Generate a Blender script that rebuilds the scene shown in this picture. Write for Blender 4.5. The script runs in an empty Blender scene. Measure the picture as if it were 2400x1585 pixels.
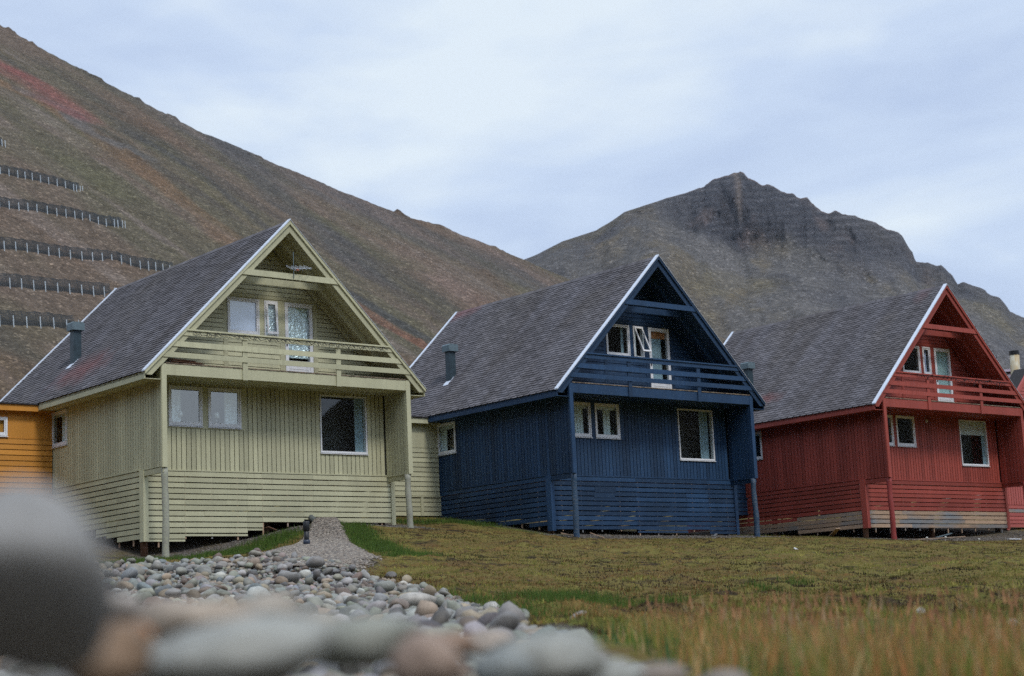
import bpy, math, random
import numpy as np
from mathutils import Vector, Matrix
random.seed(7); rng=np.random.default_rng(7)
S=bpy.context.scene
COL=bpy.data.collections.new('scene'); S.collection.children.link(COL)

# ------------------------------------------------------------------ helpers
def tag(o,label=None,cat=None,group=None,kind=None):
    if label: o['label']=label
    if cat: o['category']=cat
    if group: o['group']=group
    if kind: o['kind']=kind
    return o
def link(o,parent=None):
    COL.objects.link(o)
    if parent: o.parent=parent
    return o
def empty(name,loc,rz=0):
    o=bpy.data.objects.new(name,None); o.location=loc; o.rotation_euler=(0,0,rz); o.empty_display_size=.3
    return link(o)
class MB:
    """collects polygons with a tone value per face, builds one mesh object"""
    def __init__(s): s.v=[]; s.f=[]; s.t=[]; s.m=[]; s.tone=.5; s.mi=0; s.T=None
    def add(s,vs,fs):
        n=len(s.v)
        if s.T: vs=[s.T(*p) for p in vs]
        s.v+=[tuple(p) for p in vs]; s.f+=[tuple(i+n for i in f) for f in fs]
        s.t+=[s.tone]*len(fs); s.m+=[s.mi]*len(fs)
    def box(s,x0,x1,y0,y1,z0,z1):
        s.add([(x0,y0,z0),(x1,y0,z0),(x1,y1,z0),(x0,y1,z0),(x0,y0,z1),(x1,y0,z1),(x1,y1,z1),(x0,y1,z1)],
              [(0,3,2,1),(4,5,6,7),(0,1,5,4),(1,2,6,5),(2,3,7,6),(3,0,4,7)])
    def prism(s,poly,a,b,axis='y'):
        """extrude a 2-D polygon: axis y -> poly in (x,z); z -> (x,y); x -> (y,z)"""
        f={'y':lambda p,t:(p[0],t,p[1]),'z':lambda p,t:(p[0],p[1],t),'x':lambda p,t:(t,p[0],p[1])}[axis]
        n=len(poly)
        s.add([f(p,a) for p in poly]+[f(p,b) for p in poly],
              [tuple(range(n-1,-1,-1)),tuple(range(n,2*n))]+[(i,(i+1)%n,n+(i+1)%n,n+i) for i in range(n)])
    def quad(s,*p): s.add(p,[tuple(range(len(p)))])
    def tube(s,pts,r,n=8,cap=True):
        """round tube through points; r number or list"""
        pts=[Vector(p) for p in pts]; k=len(pts)
        rr=r if isinstance(r,(list,tuple)) else [r]*k
        vs=[];fs=[]
        for i,p in enumerate(pts):
            d=(pts[min(i+1,k-1)]-pts[max(i-1,0)]).normalized()
            a=d.orthogonal().normalized() if abs(d.z)<.9 else Vector((1,0,0))
            a=(a-d*a.dot(d)).normalized(); b=d.cross(a)
            for j in range(n):
                t=2*math.pi*j/n; vs.append(p+(a*math.cos(t)+b*math.sin(t))*rr[i])
        for i in range(k-1):
            for j in range(n): fs.append((i*n+j,i*n+(j+1)%n,(i+1)*n+(j+1)%n,(i+1)*n+j))
        if cap: fs+= [tuple(range(n-1,-1,-1)),tuple(range((k-1)*n,k*n))]
        s.add(vs,fs)
    def build(s,name,mats,parent=None,smooth=False):
        me=bpy.data.meshes.new(name); me.from_pydata(s.v,[],s.f)
        if not isinstance(mats,(list,tuple)): mats=[mats]
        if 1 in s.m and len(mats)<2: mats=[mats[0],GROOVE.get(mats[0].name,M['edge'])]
        for m in mats: me.materials.append(m)
        me.polygons.foreach_set('material_index',s.m)
        at=me.attributes.new('tone','FLOAT','FACE'); at.data.foreach_set('value',s.t)
        if smooth: me.polygons.foreach_set('use_smooth',[True]*len(s.f))
        me.update()
        return link(bpy.data.objects.new(name,me),parent)
def np_mesh(name,V,F,mats,cols=None,smooth=False,parent=None,attrs=None):
    """V (n,3), F (m,k) all the same size; cols (n,3) -> point colour attribute Col"""
    me=bpy.data.meshes.new(name); k=F.shape[1]
    me.vertices.add(len(V)); me.vertices.foreach_set('co',np.ascontiguousarray(V,dtype=np.float32).ravel())
    me.loops.add(F.size); me.loops.foreach_set('vertex_index',np.ascontiguousarray(F,dtype=np.int32).ravel())
    me.polygons.add(len(F)); me.polygons.foreach_set('loop_start',np.arange(0,F.size,k,dtype=np.int32))
    if smooth: me.polygons.foreach_set('use_smooth',np.ones(len(F),dtype=bool))
    def put(nm,c):
        a=me.color_attributes.new(nm,'FLOAT_COLOR','POINT')
        a.data.foreach_set('color',np.concatenate([c,np.ones((len(V),1))],1).astype(np.float32).ravel())
    if cols is not None: put('Col',cols)
    for nm,c in (attrs or {}).items(): put(nm,c)
    me.materials.append(mats); me.update(calc_edges=True); me.validate()
    return link(bpy.data.objects.new(name,me),parent)
# vectorised value noise
def _h(i,j,k=0):
    n=(i*374761393+j*668265263+k*2147483647)&0xffffffff
    n=((n^(n>>13))*1274126177)&0xffffffff
    return ((n^(n>>16))&0xffff)/65535.
def vnoise(x,y,seed=0):
    x=np.asarray(x,float);y=np.asarray(y,float)
    i=np.floor(x).astype(np.int64); j=np.floor(y).astype(np.int64); fx=x-i; fy=y-j
    fx=fx*fx*(3-2*fx); fy=fy*fy*(3-2*fy)
    return (_h(i,j,seed)*(1-fx)*(1-fy)+_h(i+1,j,seed)*fx*(1-fy)+_h(i,j+1,seed)*(1-fx)*fy+_h(i+1,j+1,seed)*fx*fy)*2-1
def fbm(x,y,o=4,seed=0,g=.5):
    s=0;a=1;t=0
    for q in range(o): s=s+a*vnoise(x*2**q+17.3*q,y*2**q-9.1*q,seed+q); t+=a; a*=g
    return s/t
def smooth(a,b,x):
    t=np.clip((x-a)/(b-a),0,1); return t*t*(3-2*t)

# ------------------------------------------------------------------ materials
class NT:
    def __init__(s,name):
        s.m=bpy.data.materials.new(name); s.m.use_nodes=True; s.t=s.m.node_tree; s.t.nodes.clear()
        s.out=s.n('ShaderNodeOutputMaterial')
    def n(s,typ,**kw):
        x=s.t.nodes.new(typ)
        for k,v in kw.items():
            if k in x.inputs and not hasattr(type(x),k): x.inputs[k].default_value=v
            else: setattr(x,k,v)
        return x
    def l(s,a,b): s.t.links.new(a,b)
    def val(s,sock,v):
        if hasattr(v,'links') or hasattr(v,'is_linked'): s.l(v,sock)
        else: sock.default_value=v
    def coord(s,scale=(1,1,1),kind='Object'):
        tc=s.n('ShaderNodeTexCoord'); mp=s.n('ShaderNodeMapping'); s.l(tc.outputs[kind],mp.inputs['Vector'])
        mp.inputs['Scale'].default_value=scale; return mp.outputs['Vector']
    def noise(s,scale,vec=None,detail=4,rough=.55,dist=0):
        x=s.n('ShaderNodeTexNoise'); x.inputs['Scale'].default_value=scale; x.inputs['Detail'].default_value=detail
        x.inputs['Roughness'].default_value=rough; x.inputs['Distortion'].default_value=dist
        if vec is not None: s.l(vec,x.inputs['Vector'])
        return x.outputs['Fac']
    def ramp(s,fac,stops,interp='LINEAR'):
        r=s.n('ShaderNodeValToRGB'); r.color_ramp.interpolation=interp
        e=r.color_ramp.elements
        while len(e)<len(stops): e.new(.5)
        for q,(p,c) in zip(e,stops):
            q.position=p; q.color=(c,c,c,1) if not hasattr(c,'__len__') else (*c,1)
        s.l(fac,r.inputs['Fac']); return r.outputs['Color']
    def mix(s,fac,a,b,mode='MIX'):
        x=s.n('ShaderNodeMix'); x.data_type='RGBA'; x.blend_type=mode
        s.val(x.inputs[0],fac)
        for q,v in ((x.inputs[6],a),(x.inputs[7],b)):
            if hasattr(v,'is_linked'): s.l(v,q)
            else: q.default_value=(*v,1) if len(v)==3 else v
        return x.outputs[2]
    def math(s,op,a,b=0,clamp=False):
        x=s.n('ShaderNodeMath'); x.operation=op; x.use_clamp=clamp
        s.val(x.inputs[0],a); s.val(x.inputs[1],b); return x.outputs[0]
    def attr(s,name):
        x=s.n('ShaderNodeAttribute'); x.attribute_name=name; return x
    def bsdf(s,color,rough=.6,bump=None,bstr=.3,bdist=.01,spec=.4,metal=0):
        p=s.n('ShaderNodeBsdfPrincipled')
        if hasattr(color,'is_linked'): s.l(color,p.inputs['Base Color'])
        else: p.inputs['Base Color'].default_value=(*color,1)
        s.val(p.inputs['Roughness'],rough); p.inputs['Specular IOR Level'].default_value=spec
        p.inputs['Metallic'].default_value=metal
        if bump is not None:
            b=s.n('ShaderNodeBump'); b.inputs['Strength'].default_value=bstr; b.inputs['Distance'].default_value=bdist
            s.l(bump,b.inputs['Height']); s.l(b.outputs[0],p.inputs['Normal'])
        s.l(p.outputs[0],s.out.inputs[0]); return p
def paint(name,rgb,wear=.0,wearcol=(.3,.3,.28),vari=.18,rough=.6,dark=.6):
    """painted boards: per-board tone, grain, grime and worn patches"""
    t=NT(name); tone=t.attr('tone').outputs['Fac']
    grain=t.noise(3,t.coord((9,9,9)),6,.7); big=t.noise(.9,t.coord((1,1,.5)),4,.6)
    c=t.mix(t.ramp(big,[(.3,0),(.75,1)]),tuple(x*(1-vari*.9) for x in rgb),tuple(min(x*(1+vari*.7),1) for x in rgb))
    c=t.mix(1,c,t.ramp(tone,[(0,1-vari*1.3),(1,1+vari*.5)]),'MULTIPLY')
    c=t.mix(.7,c,t.ramp(grain,[(.25,.74),(.75,1.12)]),'MULTIPLY')
    st=t.noise(1,t.coord((7,7,.55)),5,.6)          # rain streaks running down the boards
    c=t.mix(t.ramp(st,[(.52,0),(.78,.5)]),c,tuple(x*dark for x in rgb))
    if wear:
        w=t.noise(4.,t.coord((2.2,2.2,9)),8,.75)
        c=t.mix(t.ramp(w,[(.62-wear*.12,0),(.68-wear*.12,.75)]),c,wearcol)
    t.bsdf(c,rough,grain,.35,.004,.3); return t.m
def plain(name,rgb,rough=.6,vari=.15,scale=6,bump=.2,metal=0,spec=.4,bdist=.01):
    t=NT(name); n=t.noise(scale,t.coord(),6,.65)
    c=t.mix(t.ramp(n,[(.3,0),(.72,1)]),tuple(x*(1-vari) for x in rgb),tuple(min(1,x*(1+vari)) for x in rgb))
    t.bsdf(c,rough,n,bump,bdist,spec,metal); return t.m
def raw_wood():
    t=NT('weathered_bare_wood'); tone=t.attr('tone').outputs['Fac']
    g=t.noise(2.,t.coord((1.2,1.2,22)),7,.7); b=t.noise(.55,t.coord((1,1,3)),2)
    c=t.mix(t.ramp(t.math('ADD',t.math('MULTIPLY',b,.9),t.math('MULTIPLY',tone,.35)),[(.48,0),(.66,1)]),(.25,.26,.27),(.42,.29,.2))
    c=t.mix(1,c,t.ramp(g,[(.25,.6),(.7,1.12)]),'MULTIPLY'); c=t.mix(1,c,t.ramp(tone,[(0,.75),(1,1.15)]),'MULTIPLY')
    t.bsdf(c,.8,g,.4,.004,.2); return t.m
def glass(name,refl=.16,tint=(.86,.93,.93)):
    t=NT(name); tr=t.n('ShaderNodeBsdfTransparent'); tr.inputs[0].default_value=(*tint,1)
    gl=t.n('ShaderNodeBsdfGlossy'); gl.inputs['Roughness'].default_value=.015; gl.inputs[0].default_value=(.95,.97,1,1)
    lw=t.n('ShaderNodeLayerWeight'); f=t.math('ADD',t.math('MULTIPLY',t.math('POWER',lw.outputs['Facing'],4),.7),refl,True)
    mx=t.n('ShaderNodeMixShader'); t.l(f,mx.inputs[0]); t.l(tr.outputs[0],mx.inputs[1]); t.l(gl.outputs[0],mx.inputs[2])
    t.l(mx.outputs[0],t.out.inputs[0]); return t.m
def shingle_mat(name,seed,patch=None):
    t=NT(name); tone=t.attr('tone').outputs['Fac']
    mp=t.coord((1,1,1)); n=t.noise(26,mp,3,.8)
    sc=t.n('ShaderNodeMapping'); t.l(mp,sc.inputs['Vector']); sc.inputs['Location'].default_value=(seed*3.7,seed*5.1,0)
    sc.inputs['Scale'].default_value=(.22,.85,.22)
    big=t.noise(1.1,sc.outputs[0],5,.6)             # water-run bands down the slope
    c=t.mix(t.ramp(big,[(.34,0),(.70,1)]),(.105,.096,.100),(.160,.154,.172))
    b2=t.noise(.35,mp,3)
    c=t.mix(t.ramp(b2,[(.45,0),(.8,.6)]),c,(.12,.105,.09))
    c=t.mix(1,c,t.ramp(tone,[(0,.70),(1,1.22)]),'MULTIPLY'); c=t.mix(1,c,t.ramp(n,[(.25,.6),(.8,1.35)]),'MULTIPLY')
    if patch:                                        # patches where the red slate granules still show
        for (pu,pw,ru,rw,amt) in patch:
            d=t.n('ShaderNodeMapping'); tc=t.n('ShaderNodeTexCoord'); t.l(tc.outputs['Object'],d.inputs['Vector'])
            d.inputs['Location'].default_value=(-pu/ru,-pw/rw,0); d.inputs['Scale'].default_value=(1/ru,1/rw,0)
            ln=t.n('ShaderNodeVectorMath'); ln.operation='LENGTH'; t.l(d.outputs[0],ln.inputs[0])
            q=t.math('ADD',ln.outputs['Value'],t.math('MULTIPLY',t.noise(1.6,mp,5,.7),1.5))
            c=t.mix(t.ramp(q,[(.0,amt),(.74,amt),(1.0,0)]) if False else t.math('MULTIPLY',t.ramp(q,[(.9,1),(1,0)]) if False else t.math('SUBTRACT',1.75,q,True),amt),c,(.25,.085,.08))
    t.bsdf(c,.85,n,.5,.004,.25); return t.m

M={}; GROOVE={}
M['white']=paint('white_window_paint',(.80,.81,.84),vari=.06)
M['metal']=plain('galvanised_flashing',(.62,.68,.78),.45,.1,3,.1,.0)
M['vent']=plain('grey_blue_sheet_metal',(.038,.062,.078),.5,.3,7,.1,.2)
M['vent_cap']=plain('pale_zinc_sheet',(.13,.18,.205),.5,.25,9,.1,.2)
M['underroof']=plain('roof_underlay',(.03,.028,.03),.9)
M['edge']=plain('shingle_edge',(.016,.015,.017),.9)  # dark bitumen edge, near-black to paint in the shadow line under each tab
M['dark']=plain('dark_void',(.012,.012,.012),.9)
M['deck']=paint('worn_deck_boards',(.22,.16,.11),vari=.5,wear=1,wearcol=(.4,.33,.24))
M['raw']=raw_wood()
M['brownwood']=paint('brown_stained_wood',(.13,.065,.04),vari=.35,wear=.6,wearcol=(.2,.13,.09))
M['glass']=glass('window_glass',.05)
M['glass_sky']=glass('window_glass_clean',.16)
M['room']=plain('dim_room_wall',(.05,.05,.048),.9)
M['curtain']=plain('pale_curtain_cloth',(.70,.76,.78),.9,.15,9)
M['curtain_blue']=plain('blue_grey_curtain_cloth',(.27,.36,.42),.9,.15,9)
M['blind_lilac']=plain('lilac_grey_roller_blind',(.52,.55,.74),.8,.03,2,.02)
M['blind_pale']=plain('pale_roller_blind',(.7,.72,.72),.8,.04,2,.02)
M['blind_teal']=plain('teal_grey_blind',(.42,.56,.56),.8,.04,2,.02)
M['blind_orange']=plain('woven_orange_brown_blind',(.50,.21,.09),.9,.35,30,.3)
M['black']=plain('black_plastic',(.012,.013,.015),.4,.2,8)
M['lamp']=plain('white_lamp_shade',(.7,.72,.74),.8,.03)
M['leaf']=plain('house_plant_leaf',(.03,.06,.03),.6,.3)
M['flower']=plain('orange_petals',(.45,.14,.08),.7,.3)
M['fuzz']=plain('white_seed_fluff',(.50,.48,.44),.95,.08,40)
def foil():
    t=NT('crumpled_foil'); n=t.noise(5,t.coord((1,1,.6)),6,.6,.8); v=t.n('ShaderNodeTexVoronoi'); v.feature='DISTANCE_TO_EDGE'
    mp=t.coord((1,1,.6)); ad=t.n('ShaderNodeVectorMath'); ad.operation='ADD'; nn=t.n('ShaderNodeTexNoise'); nn.inputs['Scale'].default_value=4
    t.l(mp,nn.inputs['Vector']); t.l(mp,ad.inputs[0]); t.l(nn.outputs['Color'],ad.inputs[1]); t.l(ad.outputs[0],v.inputs['Vector']); v.inputs['Scale'].default_value=5
    h=t.math('ADD',n,t.math('MULTIPLY',v.outputs[0],1.2))
    t.bsdf((.80,.88,.90),.33,h,.9,.05,.5,.55); return t.m
M['foil']=foil()
PAL={}
def palette(k,front,wear,wc,**kw):
    PAL[k]=paint(k+'_house_paint',front,wear,wc,**kw); GROOVE[PAL[k].name]=plain(k+'_board_gap_shade',tuple(x*.16+.004 for x in front),.9)  # gap backing coloured dark to paint in the shade between boards
palette('green',(.53,.515,.345),.0,(.4,.4,.36),dark=.62,vari=.13)
palette('blue',(.019,.055,.124),.35,(.07,.11,.165),vari=.3,dark=.5)
palette('red',(.34,.068,.050),.0,(.4,.1,.09),vari=.2,dark=.62)
palette('salmon',(.46,.115,.10),.0,(.4,.1,.09),vari=.12)
palette('orange',(.62,.27,.045),.0,(.4,.2,.05),vari=.12,dark=.7)
PAL['green_log']=paint('peeling_green_log_paint',(.42,.43,.32),1.25,(.26,.25,.23),dark=.5)
PAL['blue_log']=paint('peeling_blue_log_paint',(.03,.07,.13),.9,(.12,.13,.14),dark=.5)
PAL['red_log']=paint('red_log_paint',(.30,.05,.045),.3,(.16,.08,.07),dark=.5)
PAL['salmon_log']=PAL['red_log']

# ------------------------------------------------------------------ board cladding
def vboards(mb,P,a0,a1,lo,hi,holes=(),step=.162,gap=.024,th=.024,seed=0):
    """vertical boards; P(a,out,z)->local point; lo/hi functions of a; holes (a0,a1,z0,z1)"""
    r=random.Random(seed); cuts=[]
    n=int(math.ceil((a1-a0)/step))
    hc=sorted({q for h in holes for q in h[:2]})
    for i in range(n):
        s=a0+i*step; e=min(s+step,a1); tone=r.random()
        for (x0,x1,brd) in ((s,e-gap,True),(s,e,False)):
            if x1-x0<.004: continue
            xs=[x0]+[q for q in hc if x0<q<x1]+[x1]
            for p,q in zip(xs[:-1],xs[1:]):
                mid=(p+q)/2; segs=[(lo,hi)]
                for h in sorted((h for h in holes if h[0]<=mid<=h[1]),key=lambda h:h[2]):
                    l,_=segs.pop(); 
                    segs.append((l,(lambda a,z=h[2]:z))); segs.append(((lambda a,z=h[3]:z),hi))
                for l,h in segs:
                    za,zb,zc,zd=l(p),l(q),h(q),h(p)
                    if max(zc-zb,zd-za)<.01: continue
                    if brd:
                        mb.tone=tone; o=th
                        mb.add([P(p,o,za),P(q,o,zb),P(q,o,zc),P(p,o,zd),P(p,0,za),P(q,0,zb),P(q,0,zc),P(p,0,zd)],
                               [(0,1,2,3),(0,3,7,4),(1,5,6,2),(0,4,5,1),(3,2,6,7)])
                    else:
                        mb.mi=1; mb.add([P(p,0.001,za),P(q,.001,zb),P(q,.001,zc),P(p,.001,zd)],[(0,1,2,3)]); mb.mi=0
def hboards(mb,P,z0,z1,alo,ahi,holes=(),step=.142,gap=.017,th=.02,seed=0,lap=.014):
    """horizontal lapped boards; alo/ahi functions of z"""
    r=random.Random(seed); n=int(math.ceil((z1-z0)/step)); hc=sorted({q for h in holes for q in h[2:]})
    for i in range(n):
        s=z0+i*step; e=min(s+step,z1)
        for (x0,x1,brd) in ((s+gap,e,True),(s,e,False)):
            if x1-x0<.004: continue
            xs=[x0]+[q for q in hc if x0<q<x1]+[x1]
            for p,q in zip(xs[:-1],xs[1:]):
                mid=(p+q)/2; A=alo(p),alo(q); B=ahi(p),ahi(q); segs=[(A,B)]
                for h in sorted((h for h in holes if h[2]<=mid<=h[3]),key=lambda h:h[0]):
                    l,b=segs.pop(); segs.append((l,(h[0],h[0]))); segs.append(((h[1],h[1]),b))
                for l,b in segs:
                    if max(b[0]-l[0],b[1]-l[1])<.02: continue
                    if min(b[0]-l[0],b[1]-l[1])<0: b=(max(b[0],l[0]),max(b[1],l[1]))
                    if brd:
                        mb.tone=r.random(); o=th+lap; o2=th
                        mb.add([P(l[0],o,p),P(b[0],o,p),P(b[1],o2,q),P(l[1],o2,q),P(l[0],0,p),P(b[0],0,p),P(b[1],0,q),P(l[1],0,q)],
                               [(0,1,2,3),(0,4,5,1),(3,2,6,7),(0,3,7,4),(1,5,6,2)])
                    else:
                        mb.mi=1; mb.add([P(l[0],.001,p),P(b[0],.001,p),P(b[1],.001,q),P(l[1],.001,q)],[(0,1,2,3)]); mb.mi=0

# ------------------------------------------------------------------ house shape (metres; u right, w back, z up from the floor)
W=8.69; E_=.596; ZE=2.735; ZA=7.687; LR=11.6; D=1.213; LK=7.34; HB=2.4
def rz(u): return ZA-abs(u-W/2)          # roof surface height
def PF(u,o,z): return (u,D+.022-o,z+HB)  # recessed front wall, boards end at w=D
def PS(w,o,z): return (.022-o,w,z+HB)    # left wall
def PR(w,o,z): return (W-.022+o,w,z+HB)
def PRI(w,o,z): return (W-.10-o,w,z+HB)  # inner face of the right wing
def PLI(w,o,z): return (.10+o,w,z+HB)

def window(house,P,a0,a1,z0,z1,frame=.10,casing=.045,pane='glass',inside=None,name='window',label=None,sash_open=0,sill=True,sash=None,room='room'):
    """casing, sash, pane, room niche and what hangs inside it"""
    mb=MB(); mb.T=P
    def ring(A0,A1,Z0,Z1,t,o0,o1):
        mb.tone=.5+random.random()*.3
        mb.box(A0,A0+t,o0,o1,Z0,Z1); mb.box(A1-t,A1,o0,o1,Z0,Z1)
        mb.box(A0+t,A1-t,o0,o1,Z1-t,Z1); mb.box(A0+t,A1-t,o0,o1,Z0,Z0+t)
    ring(a0,a1,z0,z1,casing,-.10,.052)
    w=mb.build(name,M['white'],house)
    if label: w['label']=label
    a,b,c,d=a0+casing,a1-casing,z0+casing,z1-casing
    t=frame-casing
    sm=MB(); ang=sash_open
    def PT(x,o,z):                       # top-hung sash swings outwards
        dz=z-d; oo=.03+(o-.03)*math.cos(ang)-dz*math.sin(ang); zz=d+dz*math.cos(ang)+(o-.03)*math.sin(ang)
        return P(x,oo,zz)
    sm.T=PT if ang else P
    o0,o1=(0,.035) if not ang else (.03,.07)
    if t>.004:
        for q in ((a+.004,a+t,c+.004,d-.004),(b-t,b-.004,c+.004,d-.004)): sm.tone=.8; sm.box(q[0],q[1],o0,o1,q[2],q[3])
        sm.box(a+t,b-t,o0,o1,d-t,d-.004); sm.box(a+t,b-t,o0,o1,c+.004,c+t+.01)
        sm.build('sash',M['white'],w)
    pm=MB(); pm.T=sm.T; po=.012 if not ang else .045
    t=max(t,.004); pm.quad((a+t,po,c+t),(b-t,po,c+t),(b-t,po,d-t),(a+t,po,d-t)); pm.build('pane',M[pane],w)
    if sill:
        s=MB(); s.T=P; s.tone=.9; s.prism([(-.02,z0-.03),(.075,z0-.038),(.075,z0-.02),(-.02,z0-.002)],a0-.02,a1+.02,'x')
        s.build('sill',M['white'],w)
    # room niche behind the glass
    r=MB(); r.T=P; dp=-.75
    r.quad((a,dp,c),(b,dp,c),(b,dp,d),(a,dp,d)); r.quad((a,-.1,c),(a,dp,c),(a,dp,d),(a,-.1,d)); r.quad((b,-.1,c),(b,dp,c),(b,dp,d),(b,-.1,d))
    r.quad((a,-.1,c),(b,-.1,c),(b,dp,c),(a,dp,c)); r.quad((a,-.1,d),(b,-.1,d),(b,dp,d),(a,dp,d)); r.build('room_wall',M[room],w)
    for it in (inside or []):
        k=it[0]
        if k=='curtain':
            _,f0,f1,mat,zb=it; m=MB(); m.T=P; x0=a+(b-a)*f0; x1=a+(b-a)*f1; n=max(8,int((x1-x0)/.018))
            pts=[(x0+(x1-x0)*i/n,-.09+.022*math.sin(i*.9)+.012*math.sin(i*.37+x0*9)) for i in range(n+1)]
            zl=c+(d-c)*zb
            for i in range(n):
                (p,q),(p2,q2)=pts[i],pts[i+1]; m.tone=.5
                m.quad((p,q,zl),(p2,q2,zl),(p2,q2,d-.01),(p,q,d-.01))
            m.build('curtain',M[mat],w,True)
        elif k=='blind':
            _,zf,mat=it; m=MB(); m.T=P; zl=d-(d-c)*zf; m.box(a+.01,b-.01,-.05,-.045,zl,d-.01); m.box(a+.01,b-.01,-.055,-.04,zl-.02,zl); m.build('blind',M[mat],w)
        elif k=='cord':
            m=MB(); m.T=P; x=a+(b-a)*it[1]; m.box(x-.006,x+.006,-.10,-.09,c+(d-c)*.1,d-.15); m.build('blind_cord',M['white'],w)
    return w

def shingles(mb,side,seed):
    """hexagonal-tab asphalt shingles laid in courses on one slope"""
    r=random.Random(seed); ex=.138; tab=.33; sl=math.sqrt(2)
    L=(W/2+E_+.02)*sl; n=int(L/ex)+1; w0,w1=-.02,LR+.02
    def Pt(s,w,h):
        # s distance down the slope from ridge, h height above the slope
        du=s/sl; u=W/2-(du+h/sl)*(1 if side<0 else -1); z=ZA-.012-du+h/sl
        return (u,w,z+HB)
    for c in range(n):
        s0=c*ex-.02; s1=min((c+1)*ex+.035,L+.012); off=(c%2)*tab/2
        k=int((w1-w0)/tab)+2
        for i in range(k):
            a=w0-off+i*tab+r.uniform(-.008,.008); b=a+tab; 
            p=[(a,s1-.052),(a+tab*.2,s1),(b-tab*.2,s1),(b,s1-.052)]
            a_=max(a,w0); b_=min(b,w1)
            if b_-a_<.03: continue
            pts=[(min(max(x,w0),w1),y) for x,y in p]
            lift=.019+r.uniform(0,.009); hh=lambda y:.002+lift*(y-s0)/(s1-s0)
            mb.tone=min(1,max(0,r.gauss(.5,.3))); mb.mi=0
            mb.add([Pt(s0,a_,.001),Pt(s0,b_,.001)]+[Pt(y,x,hh(y)) for x,y in reversed(pts)],[(0,1,2,3,4,5)])
            mb.mi=1; q=pts
            for j in range(3):
                mb.add([Pt(q[j][1],q[j][0],hh(q[j][1])),Pt(q[j+1][1],q[j+1][0],hh(q[j+1][1])),Pt(q[j+1][1]-.004,q[j+1][0],-.004),Pt(q[j][1]-.004,q[j][0],-.004)],[(0,1,2,3)])
        mb.mi=0
_sh={}
def house(key,name,loc,yaw,roofseed,patch,opt):
    """one gabled pile house with recessed balcony"""
    C=PAL[key]; H=empty(name,(loc[0],loc[1],loc[2]-HB),yaw); R=random.Random(roofseed)
    def part(n,mb,m=C,p=H,smooth=False): return mb.build(n,m,p,smooth)
    front_holes=opt['fh']; side_holes=opt['sh']
    # ---- walls
    mb=MB(); hs=[(a-.0,b,c-.03,d) for a,b,c,d in front_holes]
    vboards(mb,PF,.12,W-.12,lambda a:.07,lambda a:2.66,hs,seed=roofseed)
    f=part('wall',mb)
    t=MB(); t.T=PF                                   # flat boards round the twin windows, trim ledge
    if len(front_holes)>1:
        w1,w2=front_holes[0],front_holes[1]
        t.box(w1[1]+.003,w2[0]-.003,.024,.03,w1[2]-.04,w1[3]+.02); t.box(w2[1]+.003,w2[1]+.19,.024,.03,w1[2]-.06,2.66)
        t.box(w1[0]-.1,w2[1]+.003,.024,.04,w1[2]-.075,w1[2]-.042)
    t.box(.05,W-.05,-.02,.06,.03,.068)
    t.build('trim_board',C,H)
    mb=MB(); vboards(mb,PS,.06,LR-.35,lambda a:.02 if a<D+.22 else .07,lambda a:rz(-.02)-.02-.25,side_holes,seed=roofseed+1); part('wall',mb)
    mb=MB(); mb.T=PS; mb.box(D+.2,LR-.35,-.02,.045,.03,.068); part('trim_board',mb)
    mb=MB(); vboards(mb,PR,.06,LR-.35,lambda a:.02,lambda a:rz(-.02)-.02-.25,[],seed=roofseed+2); part('wall',mb)
    mb=MB(); vboards(mb,PLI,.06,D,lambda a:.0,lambda a:2.66,[],seed=roofseed+3); mb.tone=.3; mb.box(.03,.10,.05,D,HB-.0,HB+2.66); part('wing_wall',mb)
    mb=MB(); vboards(mb,PRI,.06,D,lambda a:.0,lambda a:2.66,[],seed=roofseed+3); mb.tone=.3; mb.box(W-.10,W-.03,.05,D,HB,HB+2.66); part('wing_wall',mb)
    mb=MB(); vboards(mb,lambda a,o,z:(a,LR-.35+o,z+HB),0,W,lambda a:-.1,lambda a:rz(a)-.2,[],seed=5); part('wall',mb)
    # upper gable wall: lapped horizontal boards with flat boards round the openings
    mb=MB(); gh=opt['gh']; allh=[(a,b,c,d) for a,b,c,d in gh]
    zone=(2.72,6.06)
    flat=(3.93,4.89,4.20,5.42)
    hboards(mb,PF,3.0,ZA-.35,lambda z:max(W/2-(ZA-z)+.22,.1),lambda z:min(W/2+(ZA-z)-.22,W-.1),[(2.73,5.93,4.24,5.45),(4.86,5.93,3.0,4.24)],seed=roofseed+4)
    part('gable_wall',mb)
    mb=MB(); mb.T=PF; mb.tone=.45
    x=[2.73,gh[0][0],gh[0][1],gh[1][0],gh[1][1],gh[2][0],gh[2][1],5.93]
    for a,b in ((x[0],x[1]),(x[2],x[3]),(x[4],x[5]),(x[6],x[7])):
        mb.tone=R.random(); mb.box(a+.002,b-.002,-.02,.026,4.24 if b<4.8 else 3.02,5.45)
    mb.box(x[1],x[2],-.02,.026,5.405,5.45); mb.box(x[3],x[4],-.02,.026,5.405,5.45); mb.box(x[5],x[6],-.02,.026,5.405,5.45)
    mb.box(x[1],x[2],-.02,.026,4.24,4.285); mb.box(x[3],x[4],-.02,.026,4.24,4.285)
    mb.box(2.71,2.85,.033,.045,3.02,4.24); mb.box(4.7,4.86,.033,.045,3.02,4.24); mb.box(5.93,6.08,.033,.045,3.02,5.45); mb.box(2.6,6.08,.03,.042,5.452,5.56)
    part('trim_board',mb)
    # ---- floor, balcony ceiling, deck
    mb=MB(); mb.box(.05,W-.05,D+.03,LR-.4,HB-.2,HB-.01); part('floor_deck',mb,M['brownwood'])
    mb=MB()
    for i in range(8): mb.tone=R.random(); mb.box(.1,W-.1,.03+i*.148,.03+i*.148+.14,HB+2.64,HB+2.66)
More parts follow.
